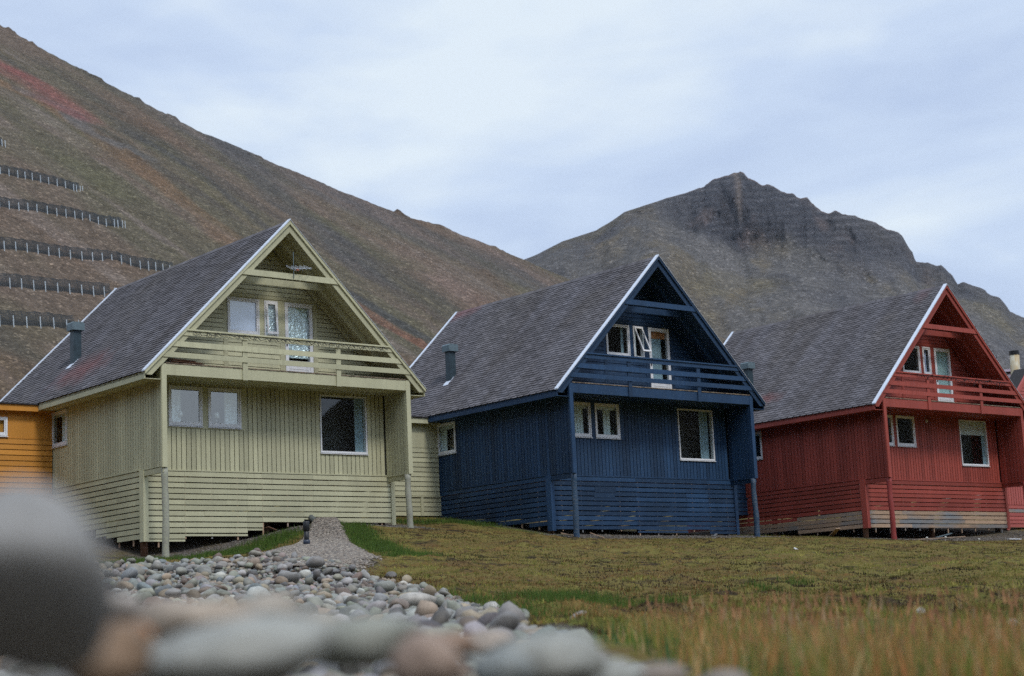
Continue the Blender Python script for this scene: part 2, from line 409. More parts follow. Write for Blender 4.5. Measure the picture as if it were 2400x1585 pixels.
    part('balcony_ceiling',mb)
    # ---- roof
    ri=MB(); th=.16
    for s in (-1,1):
        q=lambda u:(u if s<0 else W-u)
        poly=[(q(W/2),ZA-.03+HB),(q(-E_),ZE-.03+HB),(q(-E_),ZE-.10+HB),(q(-E_+.15),ZE-.10+HB),(q(W/2),ZA-.03-th*1.35+HB)]
        ri.tone=.5; ri.prism(poly,-.01,LR,'y')
    roof=part('roof',ri,C)
    sm=MB(); shingles(sm,-1,roofseed); 
    sm.mi=2; sl=math.sqrt(.5)
    sm.add([(W/2,-.01,ZA-.018+HB),(-E_-.01,-.01,ZE-.028+HB),(-E_-.01,LR,ZE-.028+HB),(W/2,LR,ZA-.018+HB)],[(0,1,2,3)])
    smat=shingle_mat('shingles_'+key,roofseed,patch)
    sm.build('shingle_covering',[smat,M['edge'],M['underroof']],roof)
    sm=MB(); shingles(sm,1,roofseed+9); sm.mi=2
    sm.add([(W/2,-.01,ZA-.018+HB),(W+E_+.01,-.01,ZE-.028+HB),(W+E_+.01,LR,ZE-.028+HB),(W/2,LR,ZA-.018+HB)],[(0,1,2,3)])
    sm.build('shingle_covering',[smat,M['edge'],M['underroof']],roof)
    sm=MB()                                          # ridge caps
    i=0; y=-.02
    while y<LR:
        sm.tone=min(1,max(0,R.gauss(.5,.25))); h=.022+R.uniform(0,.006)
        sm.prism([(W/2-.13,ZA-.13+HB+.012),(W/2,ZA+.0+HB+h),(W/2+.13,ZA-.13+HB+.012),(W/2,ZA-.02+HB)],y,min(y+.2,LR+.02),'y'); y+=.145
    sm.build('ridge_cap',[smat,M['edge']],roof)
    # barge boards front and rear
    def barge(w0,w1,d0,d1,m,nm,sides=(-1,1),zcut=ZE-.115):
        for s in sides:
            q=(lambda u:u) if s<0 else (lambda u:W-u)
            # vertical depths d0..d1 below the roof line, bottom cut level
            pl=[(W/2,ZA-d0),(W/2,ZA-d1)]
            ub=W/2-(ZA-d1-zcut); pl.append((max(ub,-E_+.0),max(zcut,0) if ub>-E_ else ZA-d1-(W/2+E_)))
            pl+= [(-E_+.06,zcut) if ub>-E_+.06 else pl[-1], (-E_,ZE-d0)]
            mb=MB(); mb.tone=R.random(); mb.prism([(q(u),z+HB) for u,z in pl],w0,w1,'y'); mb.build(nm,m,roof)
    barge(-.115,-.06,-.012,.115,C,'barge_board'); barge(-.06,-.014,.05,.36,C,'barge_board')
    barge(LR+.002,LR+.04,-.01,.25,C,'barge_board')
    for (w0,w1) in ((-.135,.03),(LR-.06,LR+.06)):
        for s in (-1,1):
            q=(lambda u:u) if s<0 else (lambda u:W-u)
            mb=MB(); mb.tone=.7; h=.045 if s<0 else .012
            mb.prism([(q(W/2),ZA+HB+.012),(q(W/2),ZA+HB+h+.012),(q(-E_-.04),ZE+HB+h-.028),(q(-E_-.04),ZE+HB-.028)],w0,w1,'y')
            mb.build('metal_flashing',M['metal'],roof)
    mb=MB(); mb.tone=.5                              # rafters carried under the eaves of the balcony
    for w in (.5,D-.12):
        for s in (-1,1):
            q=(lambda u:u) if s<0 else (lambda u:W-u)
            mb.prism([(q(W/2),ZA-.24+HB),(q(W/2),ZA-.5+HB),(q(.9),ZA-.5-(W/2-.9)+HB),(q(.64),ZA-.24-(W/2-.64)+HB)],w,w+.07,'y')
    part('rafter',mb,C,roof)
    # eaves
    for s in (-1,1):
        q=(lambda u:u) if s<0 else (lambda u:W-u)
        mb=MB(); mb.tone=.6; e=-E_
        a,b=sorted((q(e),q(e+.03))); mb.box(a,b,-.055,LR,HB+2.50,HB+2.70); part('fascia',mb,C,roof)
        mb=MB(); a,b=sorted((q(e+.03),q(-.03)))
        for i in range(4): mb.tone=R.random(); x0=a+(b-a)*i/4; mb.box(x0+.004,a+(b-a)*(i+1)/4-.004,-.02,LR,HB+2.505,HB+2.525)
        part('soffit',mb,C,roof)
    # tie beams
    mb=MB(); mb.tone=.7
    mb.prism([(W/2-(ZA-.115-6.02),6.02+HB),(W/2-(ZA-.115-5.84),5.84+HB),(W/2+(ZA-.115-5.84),5.84+HB),(W/2+(ZA-.115-6.02),6.02+HB)],-.095,-.0601,'y'); part('tie_beam',mb)
    mb=MB(); mb.tone=.4; mb.box(2.75,W-2.75,.47,.50,HB+5.72,HB+5.93); part('tie_beam',mb)
    # ---- balcony front
    mb=MB(); mb.tone=.6; mb.box(.12,W-.12,-.02,.03,HB+2.655,HB+2.975); beam=part('balcony_beam',mb)
    mb=MB(); n=62
    for i in range(n):
        mb.tone=R.random(); x0=.1+(W-.2)*i/n; mb.box(x0+.004,x0+(W-.2)/n-.008,-.035-R.random()*.008,D-.03,HB+2.985,HB+3.013)
    mb.build('balcony_deck',M['deck'],beam)
    mb=MB(); mb.tone=.2; mb.box(.1,W-.1,.02,.06,HB+2.94,HB+2.982); mb.box(.1,W-.1,.6,.66,HB+2.7,HB+2.984); mb.build('joist',M['brownwood'],beam)
    for (zb,zt,o) in ((3.835,3.975,0),(3.49,3.65,0),(3.165,3.32,0)):
        k=.115; mb=MB(); mb.tone=R.random()
        lw=lambda z:max(W/2-(ZA-k-z),-.1)
        mb.prism([(lw(zt),zt+HB),(lw(zb),zb+HB),(W-lw(zb),zb+HB),(W-lw(zt),zt+HB)],-.086,-.0603,'y'); mb.build('railing_board',C,beam)
    mb=MB(); mb.tone=.9; mb.prism([(.80,4.025+HB),(.755,3.978+HB),(W-.755,3.978+HB),(W-.80,4.025+HB)],-.125,-.01,'y'); mb.build('handrail',C,beam)
    for u in (2.62,5.93):
        mb=MB(); mb.tone=R.random(); mb.box(u,u+.165,-.0600,-.0205,HB+2.635,HB+3.975); mb.build('railing_post',C,beam)
    # ---- corner posts of the wings and the log stilts below them
    for s,(a,b) in enumerate(((-.03,.12),(W-.12,W+.03))):
        mb=MB(); mb.tone=.8; mb.box(a,b,-.03,.06,HB+.0,HB+2.98); mb.tone=.5; mb.box(a-.02 if s==0 else b+.003,a-.003 if s==0 else b+.02,-.02,.05,HB+.0,HB+2.9); part('corner_post',mb)
        u=.085 if s==0 else W-.085; g=opt['post'][s]
        mb=MB(); mb.tone=.5; pts=[];rr=[]
        for i in range(15):
            f=i/14; z=-.005+(g-.25)*f; pts.append((u+.03*math.sin(f*5+s*2+roofseed)*f+(opt.get('lean',(0,0))[s])*f,.09+.015*math.sin(f*9),HB+z)); rr.append(.092+.012*f+.006*math.sin(f*23+s))
        mb.tube(pts,rr,14); part('log_stilt',mb,PAL[key+'_log'],smooth=True)
        mb=MB(); mb.tone=.2; x0,x1=(.0,.09) if s==0 else (W-.09,W); mb.box(x0,x1,.02,D,HB-.15,HB-.002); part('wing_beam',mb)
    # ---- skirting of spaced slats
    fb=opt['skf']; sb=opt['sks']; rows=opt.get('raw_rows',99); st=.1655; gp=.031
    mb=MB(); rawmb=MB(); W1=W+.14
    for (a,b,bot) in fb:
        z=.015; k=0
        while z-.05>bot:
            zb=max(z-(st-gp),bot); 
            tgt=rawmb if k>=rows else mb
            xs=[a]+([q for q in (2.1+R.uniform(-.5,.5)+(k%3)*.3,6.3+R.uniform(-.6,.6)) if a+.2<q<b-.2] if k>=rows or R.random()<.3 else [])+[b]
            for p,q in zip(xs[:-1],xs[1:]):
                tgt.tone=R.random(); j=R.uniform(-.004,.004)
                x1=q-.004; tgt.box(p,x1,D-.024,D-.002,HB+zb+j,HB+z+j)
            z-=st; k+=1
    front=mb.build('skirting',C,H)
    side=MB(); rs=MB()
    for (a,b,bot) in sb:
        z=.015;k=0
        while z-.05>bot:
            zb=max(z-(st-gp),bot); 
            israw=rows<99 and (k>=opt['raw_side'](a))
            tgt=rs if israw else side; tgt.tone=R.random(); tgt.box(.0,.022,a,b-.004,HB+zb,HB+z); z-=st;k+=1
    side.build('skirting',C,H)
    if rawmb.f: o=rawmb.build('skirting_board',M['raw'],H); o['label']='row of bare weathered boards at the foot of the red slatted skirting'
    if rs.f: o=rs.build('skirting_board',M['raw'],H); o['label']='bare grey boards at the foot of the side skirting'
    mb=MB()
    for i in range(10):
        u=.45+i*.875; bot=min([q[2] for q in fb if q[0]<=u<=q[1]] or [-1.5]); mb=MB(); mb.tone=R.random(); mb.box(u,u+.045,D+.001,D+.04,HB+bot-R.uniform(.05,.2),HB); part('batten',mb,M['raw'])
    for i in range(9):
        w=1.9+i*.9; bot=min([q[2] for q in sb if q[0]<=w<=q[1]] or [-.5]); mb=MB(); mb.tone=R.random(); mb.box(.024,.06,w,w+.045,HB+bot-.1,HB); part('batten',mb,M['raw'])
    # corner boards of the skirting
    mb=MB(); cb=opt['corner'] ; mb.tone=.9; mb.box(-.03,.13,D-.05,D-.026,HB+cb,HB+.03); mb.box(-.03,-.001,D-.0255,D+.2,HB+cb,HB+.03); part('corner_board',mb)
    mb=MB(); mb.tone=.7; mb.box(W+.02,W+.17,D-.05,D-.026,HB+opt['cornerR'],HB-.02); part('corner_board',mb)
    # skirting return on the right and piles beneath
    mb=MB(); z=.0
    while z>-1.2: mb.tone=R.random(); mb.box(W+.12,W+.14,D,LR-.4,HB+z-.141,HB+z); z-=st
    part('skirting',mb)
    mb=MB(); z=0
    while z>-.55: mb.box(0,W,LR-.4,LR-.38,HB+z-.15,HB+z); z-=.15
    part('skirting',mb)
    for (u,w) in ((.1,1.42),(4.3,1.6),(W-.1,1.6),(.12,6),(4.3,6),(W-.1,6)):
        mb=MB(); mb.tone=R.random(); mb.tube([(u,w,HB-.1),(u+.02,w,HB-2.75)],.11,10); part('foundation_pile',mb,M['brownwood'],smooth=True)
    # metal roof vent
    mb=MB(); u,w=.92,7.62; zb=rz(u)-.15+HB; t=.135
    mb.box(u-t,u+t,w-t,w+t,zb-.1,zb+1.2); v=mb.build('roof_vent',M['vent'],roof)
    mb=MB(); c=.215; z0=zb+1.14
    mb.prism([(u-c,z0),(u+c,z0),(u+c,z0+.22),(u+c-.05,z0+.27),(u-c+.05,z0+.27),(u-c,z0+.22)],w-c,w+c,'y'); mb.build('vent_cap',M['vent_cap'],v)
    mb=MB(); mb.prism([(u-.3,rz(u-.3)+HB+.03),(u+.02,rz(u+.02)+HB+.03),(u+.02,rz(u+.02)+HB+.01),(u-.3,rz(u-.3)+HB+.01)],w-.15,w+.13,'y'); mb.build('vent_flashing',M['metal'],v)
    return H
FH=[(.825,1.947,1.381,2.56),(2.143,3.266,1.381,2.56),(6.10,7.86,.73,2.56)]
SHH=[(6.27,7.36,1.36,2.47)]
GH=[(2.853,3.97,4.29,5.405),(4.15,4.64,4.29,5.405),(4.892,5.901,3.03,5.405)]
base=dict(fh=FH,sh=[(a,b,c-.03,d) for a,b,c,d in SHH],gh=GH)
def door(H,label,inside,pane='glass'):
    a,b,z0,z1=GH[2]; mb=MB(); mb.T=PF; mb.tone=.8; t=.115
    mb.box(a,a+t,-.05,.05,z0,z1); mb.box(b-t,b,-.05,.05,z0,z1); mb.box(a+t,b-t,-.05,.05,z1-t-.01,z1); mb.box(a+t,b-t,-.03,.045,z0+.42,z0+.54)
    mb.tone=.6; mb.box(a+t,b-t,-.03,.03,z0,z0+.418); mb.box(a+t+.05,b-t-.05,.031,.037,z0+.1,z0+.13); mb.box(a+t+.05,b-t-.05,.031,.037,z0+.28,z0+.31)
    d=mb.build('balcony_door',M['white'],H); d['label']=label
    pm=MB(); pm.T=PF; A,B,C_,D_=a+t,b-t,z0+.54,z1-t-.01
    pm.quad((A,.005,C_),(B,.005,C_),(B,.005,D_),(A,.005,D_)); pm.build('pane',M[pane],d)
    r=MB(); r.T=PF; dp=-.6
    r.quad((A,dp,C_),(B,dp,C_),(B,dp,D_),(A,dp,D_)); r.quad((A,-.05,C_),(A,dp,C_),(A,dp,D_),(A,-.05,D_)); r.quad((B,-.05,C_),(B,dp,C_),(B,dp,D_),(B,-.05,D_)); r.quad((A,-.05,C_),(B,-.05,C_),(B,dp,C_),(A,dp,C_)); r.quad((A,-.05,D_),(B,-.05,D_),(B,dp,D_),(A,dp,D_)); r.build('room_wall',M['room'],d)
    for it in inside:
        m=MB(); m.T=PF; x0=A+(B-A)*it[1]; x1=A+(B-A)*it[2]; za=C_+(D_-C_)*it[3]; zb=C_+(D_-C_)*it[4]
        n=30
        for i in range(n):
            p=x0+(x1-x0)*i/n; q=x0+(x1-x0)*(i+1)/n; f=lambda i:-.05+.008*math.sin(i*.8)
            m.quad((p,f(i),za),(q,f(i+1),za),(q,f(i+1),zb),(p,f(i),zb))
        m.build(it[0],M[it[5]],d,True)
    hm=MB(); hm.T=PF; hm.box(a+.03,a+.06,.051,.085,z0+1.0,z0+1.14); hm.build('handle',M['black'],d)
    return d

YAW=(.69186,.68700,.68052)
LOC=((-10.0554,48.4608,5.0747),(1.8153,55.9167,5.0543),(13.7950,63.7902,5.0683))
# ---- green house
H1=house('green','gabled_house',LOC[0],YAW[0],1,[(.35,5.9,.75,2.2,.55)],dict(base,post=(-2.66,-1.78),lean=(.05,.03),
  skf=[(.13,1.32,-2.03),(1.32,3.42,-1.87),(3.42,3.95,-1.70),(3.95,5.42,-1.50),(5.42,5.78,-1.36),(5.78,W+.02,-1.50)],
  sks=[(D+.2,2.9,-2.02),(2.9,3.6,-1.85),(3.6,4.3,-1.70),(4.3,5.6,-1.52),(5.6,LK+3.5,-1.2)],corner=-2.03,cornerR=-1.52))
tag(H1,'pale sage green gabled wooden house with slatted skirting and a balcony under the gable','house','gabled wooden houses in a row')
window(H1,PF,*FH[0],pane='glass_sky',inside=[('curtain',0,.40,'curtain',0)],label='left window of the twin pair with a pale curtain and a lamp')
window(H1,PF,*FH[1],pane='glass_sky',inside=[('curtain',.56,1,'curtain',0)],label='right window of the twin pair with a white lamp inside')
window(H1,PF,*FH[2],frame=.05,casing=.045,inside=[('curtain',.80,1,'curtain_blue',0)],label='large square picture window with a curtain at its right edge')
window(H1,PS,*SHH[0],inside=[('curtain',0,.55,'curtain',0),('blind',.1,'blind_pale')])
window(H1,PF,*GH[0],pane='glass_sky',inside=[('blind',1.0,'blind_lilac')],label='upper window filled by a lilac grey blind')
window(H1,PF,*GH[1],frame=.115,inside=[('blind',.97,'foil')],sash_open=math.radians(5),label='narrow top hung window slightly open, lined with foil')
door(H1,'white balcony door whose glass is lined with crumpled foil',[('foil_lining',0,1,.06,1,'foil')])
# ---- blue house
H2=house('blue','gabled_house',LOC[1],YAW[1],2,[(4.2,11.0,.35,1.5,.5)],dict(base,post=(-2.16,-2.12),
  skf=[(.13,3.85,-1.75),(3.85,6.28,-1.86),(6.28,7.37,-1.75),(7.37,W+.02,-1.90)],
  sks=[(D+.2,2.4,-1.62),(2.4,4.2,-1.5),(4.2,6.2,-1.25),(6.2,LK+3.5,-1.05)],corner=-1.80,cornerR=-1.93))
tag(H2,'dark navy blue gabled wooden house standing between the green and the red house','house','gabled wooden houses in a row')
window(H2,PF,*FH[0],inside=[('curtain',.42,.8,'curtain',0),('blind',.12,'blind_pale')])
window(H2,PF,*FH[1],inside=[('curtain',.42,.75,'curtain',0),('blind',.13,'blind_pale'),('cord',.72)])
window(H2,PF,*FH[2],frame=.05,casing=.045,inside=[('curtain',.68,.93,'curtain_blue',0)],label='large picture window with a blue grey curtain')
window(H2,PS,*SHH[0],inside=[('curtain',.62,1,'curtain',0),('blind',.16,'blind_pale')])
window(H2,PF,*GH[0],inside=[('curtain',.72,.85,'curtain_blue',0)])
window(H2,PF,*GH[1],frame=.1,inside=[('curtain',0,.5,'curtain',0)],sash_open=math.radians(24),label='narrow top hung window standing wide open')
door(H2,'white balcony door with an orange brown blind and a grey curtain',[('blind',0,1,.86,1,'blind_orange'),('curtain',0,.72,0,.86,'curtain_blue')])
mb=MB(); mb.tone=.0; mb.box(1.95,2.9,D-.035,D-.025,HB-.50,HB-.30); mb.tone=.2; mb.box(1.9,2.85,D-.035,D-.025,HB-.68,HB-.53); o=mb.build('patch_board',PAL['blue'],H2)
# ---- red house
H3=house('red','gabled_house',LOC[2],YAW[2],3,[(.45,6.3,.35,1.0,.5),(4.1,.9,.5,.5,.25)],dict(base,post=(-2.36,-2.28),raw_rows=7,raw_side=lambda a:7 if a<4.7 else 8,
  skf=[(.13,W+.02,-1.80)],sks=[(D+.2,4.7,-1.80),(4.7,LK+3.5,-1.62)],corner=-1.80,cornerR=-1.82))
tag(H3,'brick red gabled wooden house whose lowest skirting boards are bare wood','house','gabled wooden houses in a row')
window(H3,PF,*FH[0]); window(H3,PF,*FH[1],label='right window of the twin pair, dark inside')
window(H3,PF,*FH[2],frame=.05,casing=.045,inside=[('blind',.30,'blind_pale'),('curtain',.9,1,'curtain_blue',0)],label='large picture window with a pale blind pulled a third down')
window(H3,PS,*SHH[0],inside=[('blind',.1,'blind_pale')])
window(H3,PF,*GH[0]); window(H3,PF,*GH[1],inside=[('curtain',.0,.75,'blind_lilac',0)])
door(H3,'white balcony door with a pale teal blind behind the glass',[('blind',0,1,0,1,'blind_teal')])
mb=MB(); mb.T=PF; mb.tone=.9; mb.box(3.98,4.07,.03,.08,2.36,2.46); mb.build('junction_box',M['white'],H3)

# ---- low link buildings between the houses
def link_house(name,Hloc,yaw,key,u0,u1,win,label):
    C=PAL[key]; L=empty(name,(Hloc[0],Hloc[1],Hloc[2]-HB),yaw); R=random.Random(len(label))
    P=lambda a,o,z:(a,LK-o,z+HB)
    mb=MB(); mb.tone=.55; mb.T=P
    holes=[win] if win else []
    def rect(a,b,c,d):
        if holes:
            h=holes[0]
            for q in ((a,h[0],c,d),(h[1],b,c,d),(h[0],h[1],c,h[2]),(h[0],h[1],h[3],d)): mb.box(q[0],q[1],-.05,.012,q[2],q[3])
        else: mb.box(a,b,-.05,.012,c,d)
    rect(u0,u1,1.63,2.5); mb.tone=.1; mb.box(u0,u1,-.05,.03,1.60,1.625); mb.build('wall_panel',C,L)
    mb=MB(); hboards(mb,P,-.13,1.6,lambda z:u0,lambda z:u1,[],step=.1725,seed=3,lap=.02); mb.build('wall',C,L)
    mb=MB(); mb.T=P; mb.tone=.9; mb.box(u0,u1+.08,-.02,.08,-.165,-.133); mb.build('trim_board',C,L)
    mb=MB(); mb.T=P; z=-.19
    while z>-.8: mb.tone=R.random(); mb.box(u0,u1+.08,.02,.04,z-.14,z); z-=.165
    sk=mb.build('skirting',C,L)
    mb=MB(); mb.T=P; mb.tone=.2; mb.box(u1-.88,u1-.76,.041,.07,-.83,-.17); mb.build('skirting_post',C,L)
    mb=MB(); mb.T=P; mb.tone=.8; mb.box(u0,u1,.22,.25,2.46,2.655); mb.tone=.4; mb.box(u0,u1,.013,.22,2.47,2.49); mb.build('fascia',C,L)
    mb=MB(); mb.box(u0,u1,LK-.30,LR-.5,HB+2.66,HB+2.70); mb.build('flat_roof',M['underroof'],L)
    mb=MB(); mb.box(u0,u1,LK+.06,LR-.6,HB-.2,HB+2.45); mb.build('wall',C,L)
    if win: window(L,P,*win,casing=.06,inside=[])
    return tag(L,label,'link building','low link buildings between the houses')
link_house('link_building',LOC[0],YAW[0],'orange',-5.2,-.03,(-2.6,-1.52,1.68,2.27),'low ochre orange link building with a small white window left of the green house')
link_house('link_building',LOC[1],YAW[1],'green',-5.15,-.03,None,'low sage green link building between the green house and the blue house')
link_house('link_building',LOC[2],YAW[2],'blue',-5.5,-.03,None,'low blue link building tucked between the blue house and the red house')

# ---- small salmon-red gabled annex beside the red house
def annex():
    c,s=math.cos(YAW[2]),math.sin(YAW[2]); C=PAL['salmon']; A=empty('annex_building',(LOC[2][0],LOC[2][1],LOC[2][2]-HB),YAW[2])
    u0,u1=9.05,14.2; ap=(u0+u1)/2; w0=1.5; P=lambda a,o,z:(a,w0-o,z+HB); top=lambda a:2.37+(ap-9.09)-abs(a-ap)
    mb=MB(); vboards(mb,P,u0+.17,u1,lambda a:-.80,lambda a:-.05,[],step=.17); hboards(mb,P,-.05,top(ap),lambda z:max(u0,ap-(top(ap)-z)),lambda z:min(u1,ap+(top(ap)-z)),[],step=.15); mb.build('wall',C,A)
    mb=MB(); z=-.82
    while z>-1.7: mb.tone=random.random(); mb.box(u0+.17,u1,w0-.03,w0-.005,HB+z-.13,HB+z); z-=.155
    mb.build('skirting',C,A)
    mb=MB(); mb.box(u0+.17,u1,w0-.036,w0-.031,HB-1.11,HB-.985); o=mb.build('skirting_board',M['raw'],A); o['label']='single bare grey board in the annex skirting'
    mb=MB(); mb.tone=.8; mb.box(u0,u0+.16,w0-.05,w0,HB-1.84,HB+2.2); mb.build('corner_board',C,A)
    mb=MB()
    for sg in (-1,1):
        mb.tone=.9; mb.prism([(ap,top(ap)+.16+HB),(ap,top(ap)-.05+HB),(ap+sg*(ap-u0+.35),top(u0)-.40+HB),(ap+sg*(ap-u0+.35),top(u0)-.19+HB)],w0-.12,w0-.03,'y')
    mb.build('barge_board',C,A)
    mb=MB()
    for sg in (-1,1): mb.prism([(ap,top(ap)+.15+HB),(ap,top(ap)+.05+HB),(ap+sg*(ap-u0+.35),top(u0)-.30+HB),(ap+sg*(ap-u0+.35),top(u0)-.20+HB)],w0-.03,w0+.7,'y')
    mb.build('roof',M['underroof'],A)
    mb=MB(); mb.box(u0+.02,u1,w0+.02,w0+.6,HB-1.6,HB+2.2); mb.build('wall',C,A)
    tag(A,'salmon red gabled annex at the right edge beside the red house','annex')
annex()
# ---- distant building with lavender roof and its cream chimney
def far_house():
    A=empty('distant_house',(30.85,88.5,3.0),0)
    lav=plain('lavender_grey_roofing',(.24,.19,.23),.8,.15,1.5)
    mb=MB(); mb.prism([(-2.9,6.6),(0,9.25),(2.9,6.6)],-5.8,6,'x'); mb.build('roof',lav,A)
    mb=MB(); mb.prism([(-.3,9.20),(0,9.36),(.3,9.20)],-5.85,6.05,'x'); mb.build('ridge_cap',lav,A)
    mb=MB(); mb.box(-5.2,5.5,-2.4,2.4,0,6.9); mb.build('wall',PAL['salmon'],A)
    t=NT('stained_cream_pipe'); n=t.noise(1.2,t.coord((3,3,1)),5); t.bsdf(t.mix(t.ramp(n,[(.38,0),(.62,1)]),(.52,.50,.40),(.40,.27,.10)),.5,n,.2)
    mb=MB(); mb.tube([(-5.02,-1.1,7.6),(-5.05,-1.1,8.7),(-5.0,-1.1,9.95)],[.25,.24,.24],20); ch=mb.build('chimney',t.m,A,True)
    mb=MB(); mb.tube([(-5.0,-1.1,9.94),(-5.0,-1.1,10.14)],.26,20); mb.build('chimney_cap',M['black'],ch)
    mb=MB(); mb.tube([(-5.75,-.4,8.8),(-5.75,-.4,10.1)],.02,6); mb.build('roof_aerial',M['black'],A)
    tag(A,'distant house with lavender grey roof and cream chimney pipe beyond the red house','house')
far_house()

# ------------------------------------------------------------------ things on the houses
def locw(i,u,w,z):
    c,s=math.cos(YAW[i]),math.sin(YAW[i]); L=LOC[i]
    return (L[0]+c*u-s*w,L[1]+s*u+c*w,L[2]+z)
def lights(i,name,mat,u0,u1,zc,label,seed,amp=.07):
    r=random.Random(seed); mb=MB(); u=u0; pts=[]
    while u<u1: pts.append((u,-.135-r.random()*.012,zc+r.uniform(-amp,amp*.8))); u+=r.uniform(.03,.11)
    mb.tube(pts,.012,4,False)
    for k in range(int((u1-u0)*5)):
        p=random.choice(pts); mb.tube([p,(p[0]+.01,p[1]-.004,p[2]-.035)],[.010,.012],5)
    for k in range(int((u1-u0)*1.6)):
        p=r.choice(pts); q=(p[0]+r.uniform(-.05,.05),p[1]-.005,p[2]-r.uniform(.06,.13)); mb.tube([p,((p[0]+q[0])/2+.03,p[1],(p[2]+q[2])/2),q],.006,4)
    o=mb.build(name,mat); L=LOC[i]; o.location=L; o.rotation_euler=(0,0,YAW[i]); tag(o,label,'string lights')
lights(0,'string_lights',M['black'],.95,7.85,3.92,'tangled dark string of lights draped along the green balcony railing',1)
lights(2,'string_lights',M['black'],2.0,7.7,3.93,'dark tangled string hanging on the red balcony railing',2,.09)
# aerial on the green tie beam
mb=MB(); mb.tube([(0,0,-.15),(0,0,.68)],.013,6); A=mb.build('tv_aerial',M['vent_cap']); A.location=locw(0,4.43,-.11,6.02); A.rotation_euler=(0,0,YAW[0])
tag(A,'small television aerial on a thin mast above the green balcony','aerial')
mb=MB(); mb.tube([(-.05,.1,.17),(.42,-.35,.15)],.009,5)
for k,(x,l) in enumerate(((-.02,.46),(.06,.36),(.14,.34),(.23,.32),(.32,.30))):
    y=.06-x; mb.tube([(x-l*.7,y-l*.45,.165),(x+l*.7,y+l*.45,.165)],.006,5); mb.tube([(x-l*.7,y-l*.45,.20),(x+l*.7,y+l*.45,.20)],.006,5)
mb.build('aerial_elements',M['metal'],A)
mb=MB(); mb.box(.06,.13,-.09,-.02,.10,.14); mb.build('junction_box',M['flower'],A)
# planks stored on the green balcony
for k in range(6):
    r=random.Random(k); mb=MB(); mb.tone=r.random(); l=1.25-.07*k
    mb.box(0,l,0,.07,0,.028); o=mb.build('plank',M['brownwood']); o.location=locw(0,.18+.05*(k%3),.12+.09*(k%2),3.015+.03*k); o.rotation_euler=(0,math.radians(-1.0+k*.4),YAW[0]+.02*k)
    tag(o,'reddish brown plank stacked at the left end of the green balcony','plank','planks stacked on the green balcony')
def table_lamp(i,u,w,z,label):
    b=MB(); b.tube([(0,0,0),(0,0,.02)],.06,14); b.tube([(0,0,.02),(0,0,.22)],.009,8); b.tube([(0,0,.20),(0,0,.36)],[.088,.055],18)
    o=b.build('table_lamp',M['lamp'],None,True); o.location=locw(i,u,w,z); tag(o,label,'lamp','lamps on the window sills')
table_lamp(0,1.27,D+.115,1.475,'white table lamp against the curtain in the left twin window of the green house')
table_lamp(0,2.50,D+.115,1.475,'white table lamp standing clear in the right twin window of the green house')
def pot_plant(i,P,w,u,z,label,flower=False,side=False,sz=.16):
    r=random.Random(int(u*100)); b=MB()
    b.tube([(0,0,0),(0,0,.07)],[.035,.045],10); b.mi=1
    for k in range(34):
        a=r.uniform(0,6.28); l=sz*r.uniform(.5,1); h=r.uniform(.03,.14)+.06; wd=.014
        x,y=math.cos(a)*l,math.sin(a)*l*.3; b.quad((0,0,.06),(x*.5-wd,y*.5,h+.02),(x,y,h),(x*.5+wd,y*.5,h-.005))
    if flower:
        b.mi=2
        for k in range(16):
            x,y,h=r.uniform(-.13,.13),r.uniform(-.03,.03),r.uniform(.10,.2); b.tube([(x,y,h),(x,y,h+.02)],.016,6)
    o=b.build('potted_plant',[M['vent_cap'],M['leaf'],M['flower']]); o.location=locw(i,*( (w,u,z) if side else (u,w,z))); o.rotation_euler=(0,0,YAW[i]+(math.pi/2 if side else 0)); tag(o,label,'plant')
pot_plant(0+1,None,D+.09,1.12,1.48,'spiky dark houseplant in the left twin window of the blue house')
pot_plant(1,None,D+.09,3.02,1.48,'dark bushy houseplant in the right twin window of the blue house',sz=.1)
pot_plant(1,None,.10,6.62,1.46,'houseplant with orange flowers in the side window of the blue house',True,True)

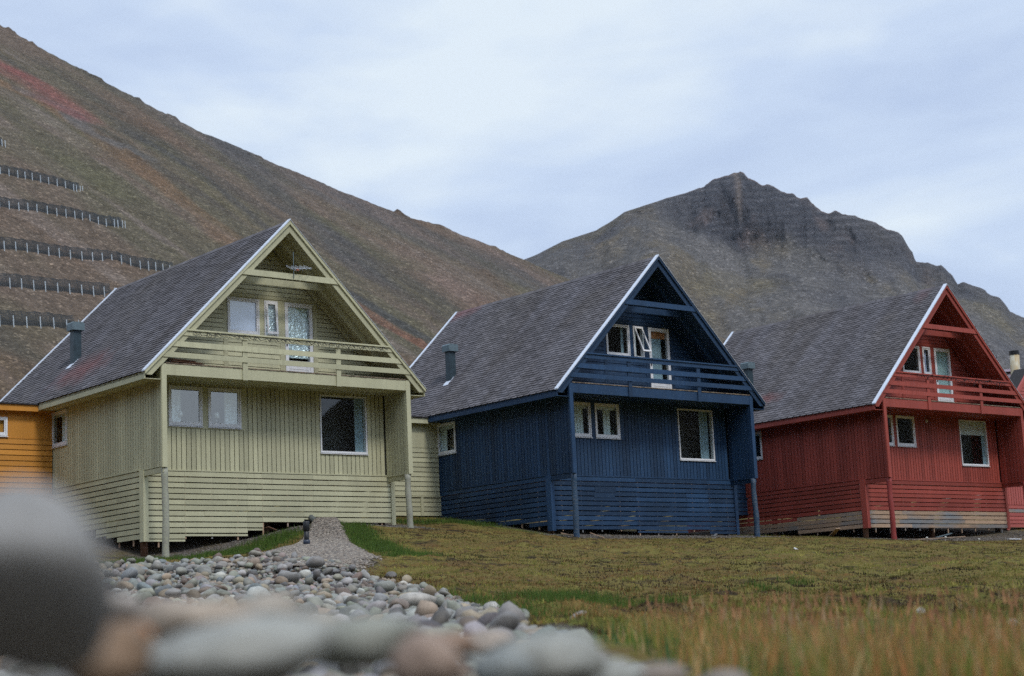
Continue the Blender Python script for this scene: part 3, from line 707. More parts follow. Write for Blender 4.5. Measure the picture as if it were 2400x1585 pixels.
# ------------------------------------------------------------------ terrain
GP=[[-9.99,48.51,2.47],[-3.43,53.95,3.36],[-12.7,51.66,3.22],[-14.74,54.11,3.77],[-7.38,51.97,3.33],[-9.82,50.21,2.72],[-6.39,52.66,3.54],[-4.05,55.01,3.53],[-6.25,58.76,4.2],[-3.94,60.67,4.2],[-10.03,56.27,3.67],[-13.86,60.89,4.47],[1.82,55.92,2.94],[8.46,61.37,2.96],[-.72,59.01,3.66],[-3.,61.79,4.2],[4.59,58.84,3.0],[.47,63.87,3.85],[-2.7,67.73,4.55],[13.8,63.79,2.75],[20.48,69.2,2.84],[8.95,69.78,3.38],[11.28,66.9,3.16],[13.13,70.97,3.27],[20.14,70.73,3.2],[23.9,71.97,3.1],[9.5,77.04,4.27],[-8.2,51.9,3.15],[-9.6,51.3,3.0],[-7.2,53.2,3.45],
[5.31,45,1.86],[1.84,42,1.78],[1.38,32,.96],[.98,23,.41],[.63,15,.09],[.39,9.5,-.06],[.2,5.5,-.16],[8.65,40,1.38],[6.46,30,.67],[4.5,21,.21],[2.99,14,0.],[1.7,8,-.13],[1.3,6.3,-.23],[-2.26,41,1.92],[-1.4,25,.66],[-.9,16,.15],[-.57,10,-.03],[-5.22,42,2.12],[-5.71,37,1.75],[-4.48,29,1.06],[-3.25,21,.50],[-2.4,15.5,.17],[-1.71,11,.02],[-8.46,37,1.78],[-4.8,21,.57],[-3.43,15,.2],[-2.06,9,.0],[12.55,44,1.38],
[-1,2.2,-.07],[-.5,1.2,-.09],[1,2,-.34],[.3,.4,-.22],[3,3,-.36],[-3,3,-.04],[0,-3,-.4],[-15,10,.05],[15,10,-.3],[-20,35,1.5],[-25,50,2.9],[25,40,1.1],[35,60,1.9],[35,75,3.0],[-30,75,6],[0,95,7.5],[30,100,6],[-30,100,9],[-35,118,11],[0,118,9.5],[40,118,7]]
GP=np.array(GP)
def _phi(r2): return .5*r2*np.log(r2+1e-9)
_n=len(GP); _A=np.zeros((_n+3,_n+3)); _d=((GP[:,None,:2]-GP[None,:,:2])**2).sum(2); _A[:_n,:_n]=_phi(_d)+np.eye(_n)*.15
_A[:_n,_n]=1; _A[:_n,_n+1:]=GP[:,:2]; _A[_n,:_n]=1; _A[_n+1:,:_n]=GP[:,:2].T
_w=np.linalg.solve(_A,np.concatenate([GP[:,2],np.zeros(3)]))
def gbase(X,Y):
    X=np.clip(np.asarray(X,float),-40,45); Y=np.clip(np.asarray(Y,float),-5,120); sh=X.shape; X=X.ravel();Y=Y.ravel(); out=np.empty(len(X))
    for i in range(0,len(X),20000):
        x=X[i:i+20000];y=Y[i:i+20000]; out[i:i+20000]=_phi((x[:,None]-GP[:,0])**2+(y[:,None]-GP[:,1])**2)@_w[:_n]+_w[_n]+x*_w[_n+1]+y*_w[_n+2]
    return out.reshape(sh)
BX=([-5,0,3,5,9,14,19,24,30,34,38],[.55,.5,.42,.33,.1,-.1,-.55,-1.15,-2.6,-4.4,-6.6])
def bankx(Y): return np.interp(Y,*BX)
def bank(X,Y): return smooth(-.25,.15,bankx(Y)-X)*smooth(38.5,37.3,Y)
def seg(X,Y,pts,w):
    """soft mask around a polyline"""
    d=np.full(np.shape(X),1e9)
    for (a,b),(c,e) in zip(pts[:-1],pts[1:]):
        t=np.clip(((X-a)*(c-a)+(Y-b)*(e-b))/((c-a)**2+(e-b)**2),0,1); d=np.minimum(d,np.hypot(X-a-t*(c-a),Y-b-t*(e-b)))
    return smooth(1.,.45,d/w)
def mound(X,Y):
    t=np.clip((Y-36)/(52.8-36),0,1); cx=-4.40+(-5.95+4.40)*t; hw=1.75*(1-t)+.45*t
    return smooth(1.,.55,np.abs(X-cx)/hw)*smooth(53.3,52.6,Y)*smooth(29,31.5,Y)
def house_uw(i,X,Y):
    c,s=math.cos(YAW[i]),math.sin(YAW[i]); dx=X-LOC[i][0]; dy=Y-LOC[i][1]; return c*dx+s*dy,-s*dx+c*dy
def hummock(X,Y):
    a=smooth(7,14,Y)*smooth(70,55,Y)
    h=fbm(X*.9+3,Y*.55,3,5)*.11+np.maximum(fbm(X*1.9,Y*1.5,2,9)-.2,0)*.16+fbm(X*5,Y*4,2,31)*.03
    return h*a
def ground(X,Y):
    z=gbase(X,Y)
    b=bank(X,Y); m=mound(X,Y)
    near=np.zeros(np.shape(X))
    for i in range(3):
        u,w=house_uw(i,X,Y); near=np.maximum(near,smooth(2.2,0,np.maximum(np.maximum(-.4-u,u-9.3),np.maximum(-.1-w,w-9))))
    return z+hummock(X,Y)*(1-b)*(1-m)*(1-.75*near)+.18*m
def mkgrid(xs,ys):
    X,Y=np.meshgrid(xs,ys); nx,ny=len(xs),len(ys); i=np.arange(nx*ny).reshape(ny,nx)
    F=np.stack([i[:-1,:-1],i[:-1,1:],i[1:,1:],i[1:,:-1]],-1).reshape(-1,4); return X,Y,F
def axis(segs):
    o=[segs[0][0]]
    for a,b,st in segs:
        n=max(1,int(round((b-a)/st))); o+=list(np.linspace(a,b,n+1)[1:])
    return np.array(o)
xs=axis([(-900,-200,60),(-200,-60,15),(-60,-20,2),(-20,-13,.4),(-13,15,.11),(15,27,.3),(27,60,1.5),(60,200,15),(200,900,60)])
ys=axis([(-600,-60,60),(-60,-4,6),(-4,3,.3),(3,14,.1),(14,40,.14),(40,62,.17),(62,76,.35),(76,120,2),(120,300,15),(300,3000,150)])
X,Y,F=mkgrid(xs,ys); Z=ground(X,Y)
far=np.clip(Y-120,0,None); Z=Z-np.clip(Y-400,0,None)*.03
b=bank(X,Y); Z=Z-b*.05
m=mound(X,Y)
gr=np.maximum(seg(X,Y,[(-6.9,51),(-8.0,47),(-9.3,42),(-9.6,38.5)],.75),seg(X,Y,[(-5.1,52.3),(-4.4,48),(-3.4,43),(-2.6,40),(-2.2,39)],.5))
gr=np.maximum(gr,seg(X,Y,[(-4.,57.),(-1.,58.5),(1,56.5)],.7)*.5)
gr=np.maximum(gr,seg(X,Y,[(-1.2,22),(.2,14),(.9,9)],.8)*.4); gr=gr*smooth(-.5,.25,fbm(X*.9,Y*.9,3,3)+.25)
so=np.zeros(X.shape)
for i in range(3):
    u,w=house_uw(i,X,Y); so=np.maximum(so,smooth(-.75,.2,w)*smooth(-.9,-.3,u)*smooth(9.9,9.2,u)*smooth(13,11,w)*(.55+.6*fbm(X*1.3,Y*1.3,3,21)+.25))
u,w=house_uw(0,X,Y); so=np.maximum(so,seg(X,Y,[(-4.6,54.0),(-3.2,53.9)],.7)); so=np.maximum(so,seg(X,Y,[(9.0,50),(10.5,50.5)],.5)*.8)
zone=np.stack([np.clip(gr,0,1),np.clip(so*(1-gr),0,1),np.maximum(b,m)],-1).reshape(-1,3)
def ground_mat():
    t=NT('tundra_moss'); zc=t.attr('zone'); sp=t.n('ShaderNodeSeparateColor'); t.l(zc.outputs['Color'],sp.inputs[0])
    v=t.coord((1,1,0)); v3=t.coord((1,1,1))
    n1=t.noise(.55,v,5,.62); n2=t.noise(2.1,v3,6,.7); n3=t.noise(14,v3,4,.75); n4=t.noise(.22,v,3)
    c=t.mix(t.ramp(n1,[(.36,0),(.62,1)]),(.115,.074,.027),(.150,.128,.034))
    c=t.mix(t.ramp(n2,[(.52,0),(.66,.8)]),c,(.155,.078,.026)); c=t.mix(t.ramp(n2,[(.30,.85),(.42,0)]),c,(.075,.085,.018))
    c=t.mix(t.ramp(n4,[(.5,0),(.68,.55)]),c,(.15,.125,.035))
    d=t.noise(.9,t.coord((1,1.3,0)),7,.75); c=t.mix(t.ramp(d,[(.545,0),(.60,.9)]),c,(.026,.018,.012))
    c=t.mix(1,c,t.ramp(n3,[(.25,.5),(.75,1.45)]),'MULTIPLY')
    g=t.mix(n2,(.045,.10,.012),(.085,.15,.02)); c=t.mix(sp.outputs[0],c,t.mix(1,g,t.ramp(n3,[(.25,.6),(.75,1.4)]),'MULTIPLY'))
    s=t.mix(t.ramp(n3,[(.4,0),(.62,1)]),(.045,.04,.034),(.17,.145,.13)); c=t.mix(sp.outputs[1],c,s)
    k=t.mix(t.ramp(n3,[(.35,0),(.65,1)]),(.05,.045,.04),(.14,.12,.10)); c=t.mix(sp.outputs[2],c,k)
    t.bsdf(c,.95,t.math('ADD',n3,n2),.9,.05,.1); return t.m
G=np_mesh('ground',np.stack([X,Y,Z],-1).reshape(-1,3),F,ground_mat(),smooth=True,attrs={'zone':zone}); tag(G,kind='structure')

# ---- scree hillside on the left
def hill_plane(n): return .65*n-135.8
CR=[(-279.1, 810.4, 328.9), (-239.2, 784.6, 298.1), (-218.1, 773.4, 282.9), (-186.6, 759.8, 261.3), (-159.9, 748.4, 243.1), (-136.2, 738.4, 226.9), (-115.6, 742.9, 218.1), (-102.0, 746.2, 212.5), (-89.2, 749.9, 207.3), (-73.8, 748.5, 198.9), (-55.3, 754.8, 191.9), (-34.8, 769.2, 187.0), (-13.9, 780.5, 180.8), (8.2, 784.7, 171.1), (28.1, 785.3, 161.1), (61.3, 798.2, 149.2), (101.0, 816.9, 136.2)]
ct=np.array([.61*a+.79*b for a,b,_ in CR]); cz=np.array([c for _,_,c in CR]); o_=np.argsort(ct); ct,cz=ct[o_],cz[o_]
ct=np.concatenate([[150],ct,[760,860,1050]]); cz=np.concatenate([[470],cz,[112,70,30]])
def hill_z(t,n):
    H=np.interp(t,ct,cz); nc=(H+135.8)/.65
    a=hill_plane(n); b=H-.30*(n-nc); k=3.5
    h=np.clip(.5+.5*(b-a)/k,0,1); z=b*(1-h)+a*h-k*h*(1-h)
    ga=np.clip((a-20)/80,0,1)
    z=z+fbm(t*.035,n*.008,3,41)*1.6*smooth(170,215,a)*ga+fbm(t*.12,n*.05,3,43)*.4*ga+fbm(t*.5,n*.5,2,44)*.22*ga+np.maximum(fbm(t*.16,n*.16,3,47)-.35,0)*4*ga
    return z+k*.25*0
ts=axis([(100,240,4),(240,760,1.7),(760,1050,5)]); ns=axis([(212,560,1.9),(560,760,1.7),(760,900,8)])
T,N_,F=mkgrid(ts,ns); Z=hill_z(T,N_); X=.61*T-.79*N_; Y=.79*T+.61*N_
Xw,Yw=X,Y
cb=np.array([.114,.085,.063])*np.ones(X.shape+(1,))
def blend(c,m,col): return c*(1-m[...,None])+np.array(col)*m[...,None]
st1=fbm(T*.030,N_*.0055,4,51); st2=fbm(T*.085,N_*.010,4,53); bl=fbm(X*.02,Y*.02,4,55)
cb=blend(cb,smooth(.05,.45,st1),(.145,.102,.080)); cb=blend(cb,smooth(.02,.4,-st1)*.8,(.090,.080,.052))
cb=blend(cb,smooth(.1,.5,st2)*.7,(.155,.125,.105)); cb=blend(cb,smooth(.15,.5,-st2)*.6,(.060,.054,.045))
cb=blend(cb,smooth(.1,.5,bl)*.45,(.115,.070,.045)); cb=blend(cb,smooth(.12,.5,-bl)*.45,(.085,.080,.048))
def hs(pts,w,a=1,s=61): return np.clip(seg(X+6*fbm(X*.03,Y*.03,3,s),Y+8*fbm(X*.03,Y*.03,3,s+1),pts,w)*a*(.75+.5*fbm(T*.12,N_*.04,3,s+2)),0,1)
cb=blend(cb,hs([(-230,860),(-160,760),(-128,735),(-84,727),(-40,722),(0,730)],34,.75),(.072,.068,.066))
cb=blend(cb,hs([(-140,762),(-100,690),(-72,640),(-50,600)],13,.7,65),(.065,.062,.062))
cb=blend(cb,hs([(-199,641),(-175,640),(-155,628),(-133,609),(-112,581),(-90,556),(-70,530)],10,.62,67),(.15,.088,.05))
cb=blend(cb,hs([(-187,646),(-169,650),(-153,624),(-137,627)],7,.7,69),(.105,.105,.105))
cb=blend(cb,hs([(-149,657),(-128,652),(-99,615),(-87,598)],5,.75,71),(.055,.052,.05))
cb=blend(cb,hs([(-187,613),(-162,611),(-150,590)],9,.2,73),(.085,.09,.04)); cb=blend(cb,hs([(-146,566),(-136,562),(-128,548)],8,.2,75),(.10,.10,.04))
cb=blend(cb,hs([(-124,639),(-97,608),(-80,585)],6,.3,77),(.11,.095,.045))
cb=blend(cb,hs([(-235,690),(-212,676),(-196,672),(-183,662),(-172,650)],17,.85,79),(.19,.07,.062))
cb=blend(cb,hs([(-52,545),(-40,535),(-27,528),(-15,515)],5,.85,81),(.17,.075,.05)); cb=blend(cb,hs([(-60,556),(-44,552),(-24,545)],5,.8,83),(.05,.05,.05))
cb=blend(cb,smooth(25,8,hill_plane(N_))*.8,(.085,.095,.03))
def scree(name,s1,s2,bd):
    t=NT(name); c=t.attr('Col').outputs['Color']; v=t.coord((1,1,1.3))
    vo=t.n('ShaderNodeTexVoronoi'); t.l(v,vo.inputs['Vector']); vo.inputs['Scale'].default_value=s1
    sc=t.n('ShaderNodeSeparateColor'); t.l(vo.outputs['Color'],sc.inputs[0])
    n=t.noise(s2,v,6,.7)
    c=t.mix(1,c,t.ramp(sc.outputs[0],[(0,.68),(.6,.95),(.9,1.2),(1,2.2)]),'MULTIPLY'); c=t.mix(1,c,t.ramp(n,[(.3,.62),(.72,1.35)]),'MULTIPLY')
    n2=t.noise(s1*1.7,v,4,.8); c=t.mix(1,c,t.ramp(n2,[(.3,.55),(.7,1.45)]),'MULTIPLY')
    t.bsdf(c,.95,t.math('ADD',sc.outputs[1],t.math('MULTIPLY',n,1.5)),.8,bd,.1); return t.m
Hh=np_mesh('hillside',np.stack([X,Y,Z],-1).reshape(-1,3),F,scree('scree_slope',1.5,.26,.6),cols=cb.reshape(-1,3),smooth=True); tag(Hh,kind='structure')

# ---- mountain with the cliff band
MT=[(-.40,.06),(-.05,.195),(.0086,.2189),(.0177,.2222),(.0329,.2294),(.0532,.2344),(.0598,.2381),(.0706,.2449),(.0811,.2484),(.0969,.2529),(.1074,.2551),(.1193,.2586),(.1234,.262),(.134,.265),(.1399,.2656),(.1419,.2669),(.1438,.2655),(.1462,.262),(.1543,.2579),(.1626,.2556),(.1657,.2533),(.172,.2521),(.1744,.2493),(.1808,.2481),(.1832,.2449),(.1893,.2402),(.1943,.2387),(.1995,.2391),(.2071,.2365),(.2121,.2349),(.2171,.2327),(.2221,.2305),(.2258,.2277),(.2333,.2247),(.2357,.2226),(.2378,.2178),(.2412,.2124),(.2421,.2074),(.246,.2072),(.2522,.2047),(.2585,.2031),(.2632,.1989),(.2659,.1929),(.2729,.1919),(.2816,.1889),(.2838,.1855),(.29,.1826),(.2934,.1785),(.2955,.1732),(.3035,.1696),(.34,.15),(.6,.06)]
MT=np.array(MT)
az=axis([(-.4,-.02,.01),(-.02,.33,.0009),(.33,.6,.01)]); ss=axis([(0,.5,.006),(.5,1.0,.0042),(1.0,1.4,.05)])
A,Sg,F=mkgrid(az,ss); ec=np.interp(A,MT[:,0],MT[:,1])
ec=ec+fbm(A*260,A*0+3.3,3,90)*.0017*smooth(.10,.13,A)+fbm(A*60,A*0+1,2,91)*.0009
Dc=1900+120*np.sin(A*9)+60*fbm(A*14,A*0,3,92); D0=820.
cf=np.interp(A,[-.4,0,.085,.115,.14,.18,.23,.266,.30,.6],[.985,.975,.955,.89,.825,.875,.915,.94,.955,.97])
cl=np.clip((1-cf)/.12,0,1.3)
D0=950.; sx=np.clip(Sg,0,1); Dm=D0+(Dc-D0)*sx
w1=.018*fbm(A*40,sx*3,3,111)
lowp=np.interp(np.clip(sx,0,.80),[0,.15,.3,.45,.6,.72,.80],[.50,.60,.70,.78,.865,.94,1.0])*cf
upp=cf+(1-cf)*(.15*np.clip((sx-.8)/.2,0,1)+.85*smooth(.80,.965,sx+w1*2))
ef=np.where(sx<.80,lowp,upp)
roll=fbm(A*20,sx*6,3,94)*.030+fbm(A*70,sx*18,3,95)*.007
ter=np.sin((sx*10+A*8+.7*fbm(A*12,sx*4,2,96))*2.3)*.011
ef=ef+roll*smooth(0,.2,sx)*smooth(.86,.6,sx)+ter*smooth(.05,.2,sx)*smooth(.66,.48,sx)
kk=np.hanning(61)[None,:]; e1=np.interp(az,MT[:,0],MT[:,1]); uz=np.linspace(-.4,.6,2001); eu=np.interp(uz,MT[:,0],MT[:,1]); eu=np.convolve(np.pad(eu,30,'edge'),np.hanning(61)/np.hanning(61).sum(),'valid')
es_=np.interp(A,uz,eu); kb=smooth(.70,.97,sx); eS=(es_*(1-kb)+ec*kb)*ef
rib=1-np.abs(fbm(A*85+.8*fbm(A*30,sx*8,2,96),sx*6,4,97,.6))*2
ribm=smooth(.76,.88,sx)*smooth(1.001,.975,sx)*np.clip(cl,.25,1)
rib2=1-np.abs(fbm(A*260+fbm(A*60,sx*10,2,130)*.8,sx*22,3,131))*2; Dm=Dm-rib2*9*ribm-rib*15*ribm-fbm(A*200,sx*34,3,98)*9*smooth(.3,.8,sx)-fbm(A*24,sx*3.2,3,99)*55*smooth(.15,.5,sx)*smooth(1.,.8,sx)-fbm(A*80,sx*9,3,100)*20*smooth(.15,.5,sx)*smooth(1.,.85,sx)
line=.1462+(.92-sx)*.42; sp_=np.exp(-((A-line)/.026)**2)*smooth(.45,.75,sx)*smooth(1,.88,sx); Dm=Dm-sp_*34
Zm=eS*Dm
back=np.clip(Sg-1,0,None); Zm=Zm-back*260; Dm=Dm+back*1600
Xm=A*Dm; Ym=Dm
rock=np.clip(smooth(.77,.86,sx+.06*fbm(A*50,sx*6,3,101))*np.clip(cl,0,1)+smooth(.2,.5,fbm(A*30,sx*9,4,102))*.4*smooth(.4,.7,sx),0,1)
cm=np.array([.085,.078,.072])*np.ones(A.shape+(1,))
n1=fbm(A*34+sx*2.5,sx*4.5,4,103); n2=fbm(A*16-sx*2,sx*5,4,105); n3=fbm(A*60,sx*14,4,107)
cm=blend(cm,smooth(.05,.4,n1)*.8,(.105,.085,.058)); cm=blend(cm,smooth(.1,.4,n2)*.75,(.100,.082,.048)); cm=blend(cm,smooth(.08,.4,-n2)*.6,(.066,.063,.068))
cm=blend(cm,smooth(.1,.5,-n1)*.4,(.115,.105,.098)); cm=blend(cm,smooth(.2,.5,n3)*.45,(.112,.085,.045))
cm=blend(cm,smooth(.5,.25,sx)*.5,(.098,.086,.066))
strat=np.sin(eS*1500+3.0*fbm(A*18,sx*4,3,120))*.5+.5; cm=blend(cm,rock*.95,(.030,.030,.036)); cm=blend(cm,rock*smooth(.35,1,strat)*(.25+.5*smooth(-.2,.4,fbm(A*55,sx*9,3,121))),(.085,.080,.082)); cm=blend(cm,rock*smooth(.1,.5,n3)*.6,(.085,.062,.055)); cm=blend(cm,smooth(.965,.99,sx)*.6,(.10,.062,.05))
cm=blend(cm,np.exp(-((A-.1399-.003*n3)/.0022)**2)*smooth(.84,.9,sx)*.5,(.15,.115,.09))
cm=blend(cm,np.exp(-((A-.168)/.0012)**2-((sx-.40)/.004)**2),(.8,.82,.85))
Mt=np_mesh('mountain',np.stack([Xm,Ym,Zm],-1).reshape(-1,3),F,scree('mountain_rock',.42,.06,2.0),cols=cm.reshape(-1,3),smooth=True); tag(Mt,kind='structure')

# ---- the far side of the valley, right (seen in the window glass); unseen arc behind the viewer added to block low sky
ang=np.radians(np.linspace(-205,24,420)); ss=np.linspace(0,1.25,60)
A,Sg=np.meshgrid(ang,ss); i=np.arange(A.size).reshape(A.shape); F=np.stack([i[:-1,:-1],i[:-1,1:],i[1:,1:],i[1:,:-1]],-1).reshape(-1,4)
el=np.interp(np.degrees(A),[-205,-170,-140,-110,-80,-60,-45,-33,-24,-20,-17,-14,-10,-4,10,24],[6,14,20,22,21,20,17,12,7,5.2,6.0,8.5,12,15,14,9])
R_=160+900*Sg; Zv=np.tan(np.radians(el))*1060*np.clip(Sg,0,1)**1.15*(1+.03*fbm(A*30,Sg*6,3,3))-np.clip(Sg-1,0,None)*300-2
Xv=R_*np.cos(A); Yv=R_*np.sin(A); cv=np.array([.055,.05,.042])*np.ones(A.shape+(1,)); cv=blend(cv,smooth(.0,.4,fbm(A*40,Sg*8,4,5))*.6,(.045,.045,.025))
Vh=np_mesh('valley_hillside_sky_block',np.stack([Xv,Yv,Zv],-1).reshape(-1,3),F,scree('valley_scree',.3,.05,1.5),cols=cv.reshape(-1,3),smooth=True); tag(Vh,kind='structure')

# ------------------------------------------------------------------ avalanche fences on the hillside
FR={'A':[(-166.8,538.4),(-165.7,541.0),(-164.3,542.4),(-163.5,543.3)],
'B':[(-155.6,502.5),(-153.6,505.6),(-151.7,508.2),(-149.7,510.5),(-148.1,512.8),(-146.6,515.3),(-144.6,517.4),(-142.6,519.3),(-140.6,521.9),(-138.7,524.5),(-136.6,526.5),(-135.9,527.3),(-135.0,528.5),(-134.5,529.4)],
'C':[(-145,466.5),(-142.9,469.8),(-141.0,472.7),(-139.1,475.6),(-137.4,478.7),(-135.7,481.9),(-133.6,485.2),(-131.6,488.1),(-129.7,491.1),(-127.8,493.9),(-126.1,496.0),(-124.3,497.8),(-122.2,499.5),(-120.3,501.5),(-118.6,504.7),(-117.8,505.9),(-116.9,508.1),(-116.3,509.0)],
'D':[(-133.8,425.5),(-131.8,428.5),(-130.0,431.7),(-128.1,435.4),(-126.0,438.5),(-124.0,441.4),(-122.0,444.6),(-120.1,448.0),(-118.0,451.4),(-115.8,455.0),(-113.8,458.6),(-111.9,461.9),(-110.0,464.9),(-107.9,467.4),(-105.8,469.4),(-103.7,472.1),(-101.9,474.6),(-100.4,477.3),(-98.8,479.5),(-97.2,481.5),(-95.6,484.2)],
'E':[(-124.2,398),(-122.2,401.0),(-120.3,404.3),(-118.5,407.8),(-116.5,411.2),(-114.5,414.4),(-112.4,417.9),(-110.3,421.2),(-108.1,424.6),(-106.0,428.1),(-104.1,431.6),(-102.2,434.8)],
'F':[(-116.1,372.5),(-114.1,375.9),(-112.0,379.3),(-110.0,382.8),(-107.9,386.4),(-105.8,390.0),(-103.7,393.5),(-101.7,396.7)]}
steel=plain('galvanised_steel_post',(.50,.56,.60),.5,.1,2,.05); netm=plain('dark_steel_net',(.028,.036,.042),.6,.2,2,.05)
names={'A':'topmost short avalanche fence at the left edge of the hillside','B':'second avalanche fence from the top, ending above the longer one','C':'third avalanche fence from the top on the scree slope','D':'longest avalanche fence, running behind the green house roof ridge','E':'fifth avalanche fence, just above the lowest one','F':'lowest avalanche fence, directly behind the roof vent of the green house'}
def hz(x,y):
    t=.61*x+.79*y; n=-.79*x+.61*y; return float(hill_z(np.array([t]),np.array([n]))[0])
for k,pts in FR.items():
    a=pts[0]; o0=(a[0],a[1],hz(*a)); E0=empty('avalanche_fence',o0); tag(E0,names[k],'snow fence','avalanche fences on the hillside')
    up=Vector((-.79*.42,.61*.42,1)).normalized()*5.6; base_=[]
    for (x,y) in pts:
        z=hz(x,y)-.4; b0=Vector((x-o0[0],y-o0[1],z-o0[2])); base_.append(b0)
        mb=MB(); mb.tube([b0,b0+Vector((-.35,.28,4.0))],.095,6); mb.build('support_post',steel,E0)
    mb=MB(); off=Vector((-.79*.25,.61*.25,.0)); n=15
    for i in range(len(base_)-1):
        p,q=base_[i]+off,base_[i+1]+off
        for j in range(n):
            f=.27+.73*j/(n-1); sag=Vector((0,0,random.uniform(-.05,.05)-.06)); m_=(p+q)/2+up*f+sag
            r=.088 if j<n-1 else .11
            mb.tube([p+up*f*1.06,m_+up*.03,q+up*f*1.06],r,4,False)
        mb.tube([p,p+up*1.08],.07,4); 
        for h in range(1,6):
            s_=p+(q-p)*h/6; mb.tube([s_+up*.16,s_+up*1.0],.045,3,False)
        if i%3==1: mb.tube([p+up*.1,q+up*1.0],.05,4)
    mb.build('net_panel',netm,E0)

# ------------------------------------------------------------------ cobbles
def ico(sub):
    import bmesh
    bm=bmesh.new(); bmesh.ops.create_icosphere(bm,subdivisions=sub,radius=1); bm.verts.ensure_lookup_table()
    V=np.array([v.co[:] for v in bm.verts]); F=np.array([[v.index for v in f.verts] for f in bm.faces]); bm.free(); return V,F
IV2,IF2=ico(3); IV3,IF3=ico(4); IV1,IF1=ico(1)
def rotm(a,b,c):
    ca,sa,cb_,sb,cc,sc=math.cos(a),math.sin(a),math.cos(b),math.sin(b),math.cos(c),math.sin(c)
    return np.array([[ca,-sa,0],[sa,ca,0],[0,0,1]])@np.array([[cb_,0,sb],[0,1,0],[-sb,0,cb_]])@np.array([[1,0,0],[0,cc,-sc],[0,sc,cc]])
def stone(V,seed,sx,sy,sz,rough=.16,ang=.5,rot=None):
    r=np.random.default_rng(seed); P=V.copy()
    # facet by pressing against a few random planes, then low noise
    for k in range(8):
        d=r.normal(size=3); d/=np.linalg.norm(d); h=r.uniform(.55,.95); q=P@d; ex=np.clip(q-h,0,None); P=P-ex[:,None]*d*ang
    f=r.uniform(1,1.8); ph=r.uniform(0,50,3)
    n=fbm(P[:,0]*f+ph[0],P[:,1]*f+P[:,2]*f*.7+ph[1],2,int(seed)%97)+.5*fbm(P[:,2]*f*1.7+ph[2],P[:,0]*f*1.3-P[:,1],2,3)
    P=P*(1+rough*n[:,None]); P=P*np.array([sx,sy,sz])
    R=rot if rot is not None else rotm(r.uniform(0,6.28),r.normal(0,.42),r.normal(0,.42))
    return P@R.T
def stone_mat():
    t=NT('cobble_stone'); c=t.attr('Col').outputs['Color']; v=t.coord()
    n=t.noise(9,v,6,.65); n2=t.noise(70,v,3,.7); n3=t.noise(3,v,3)
    c=t.mix(1,c,t.ramp(n,[(.3,.68),(.7,1.22)]),'MULTIPLY'); c=t.mix(1,c,t.ramp(n2,[(.3,.85),(.7,1.15)]),'MULTIPLY')
    c=t.mix(t.ramp(n3,[(.58,0),(.72,.35)]),c,(.26,.22,.17))
    t.bsdf(c,.62,n,.35,.006,.35); return t.m
SM=stone_mat()
CN=[('grey green',(.200,.198,.160),.28),('grey',(.205,.198,.185),.26),('tan',(.27,.215,.155),.15),('brown',(.14,.105,.082),.11),('blue grey',(.160,.172,.170),.06),('pinkish',(.22,.18,.16),.03),('dark',(.075,.07,.066),.08),('pale grey',(.33,.32,.295),.06)]
cw=np.array([c[2] for c in CN]); cw/=cw.sum()
items=[]  # X,Y,r
yy=3.0
rs=np.random.default_rng(11)
cells={}
def ok(x,y,r):
    cx,cy=int(math.floor(x/.5)),int(math.floor(y/.5))
    for i in range(cx-1,cx+2):
        for j in range(cy-1,cy+2):
            for (a,b,q) in cells.get((i,j),()):
                if (a-x)**2+(b-y)**2<((q+r)*.70)**2: return False
    cells.setdefault((cx,cy),[]).append((x,y,r)); return True
for rad,tries in ((.15,60),(.105,450),(.080,3200),(.060,11000),(.045,27000),(.034,30000)):
    for k in range(tries):
        Y_=rs.uniform(2.6,38.0)
        if rad<=.034 and Y_>22: continue
        if rad>=.15 and Y_<16 or rad>=.105 and Y_<10 or rad>=.08 and Y_<6.5 or rad>=.06 and Y_<4: continue
        lo=-.34*Y_-1.; hi=float(bankx(Y_))+.05
        X_=rs.uniform(lo,hi)
        r=rad*rs.uniform(.85,1.15)
        if ok(X_,Y_,r): items.append((X_,Y_,r))
items=np.array(items)
gz=ground(items[:,0],items[:,1])-bank(items[:,0],items[:,1])*.05
vis=(np.abs(items[:,0]+.008*items[:,1])<.305*items[:,1])
score=items[:,2]/items[:,1]*vis
order=np.argsort(-score); BIG=set(order[:275].tolist())
SV=[];SF=[];SC=[];nv=0
def where(x,y):
    h=('near the foreground stones' if y<9 else 'in the near pebble bank' if y<14 else 'amid the pebble bank' if y<22 else 'in the far pebble bank' if y<31 else 'on the far bank crest')
    tx=x/y; s=(', at the left' if tx<-.22 else ', left of the pipe' if tx<-.15 else ', below the pipe' if tx<-.10 else ', right of the pipe' if tx<-.05 else ', beside the grass')
    return h+s
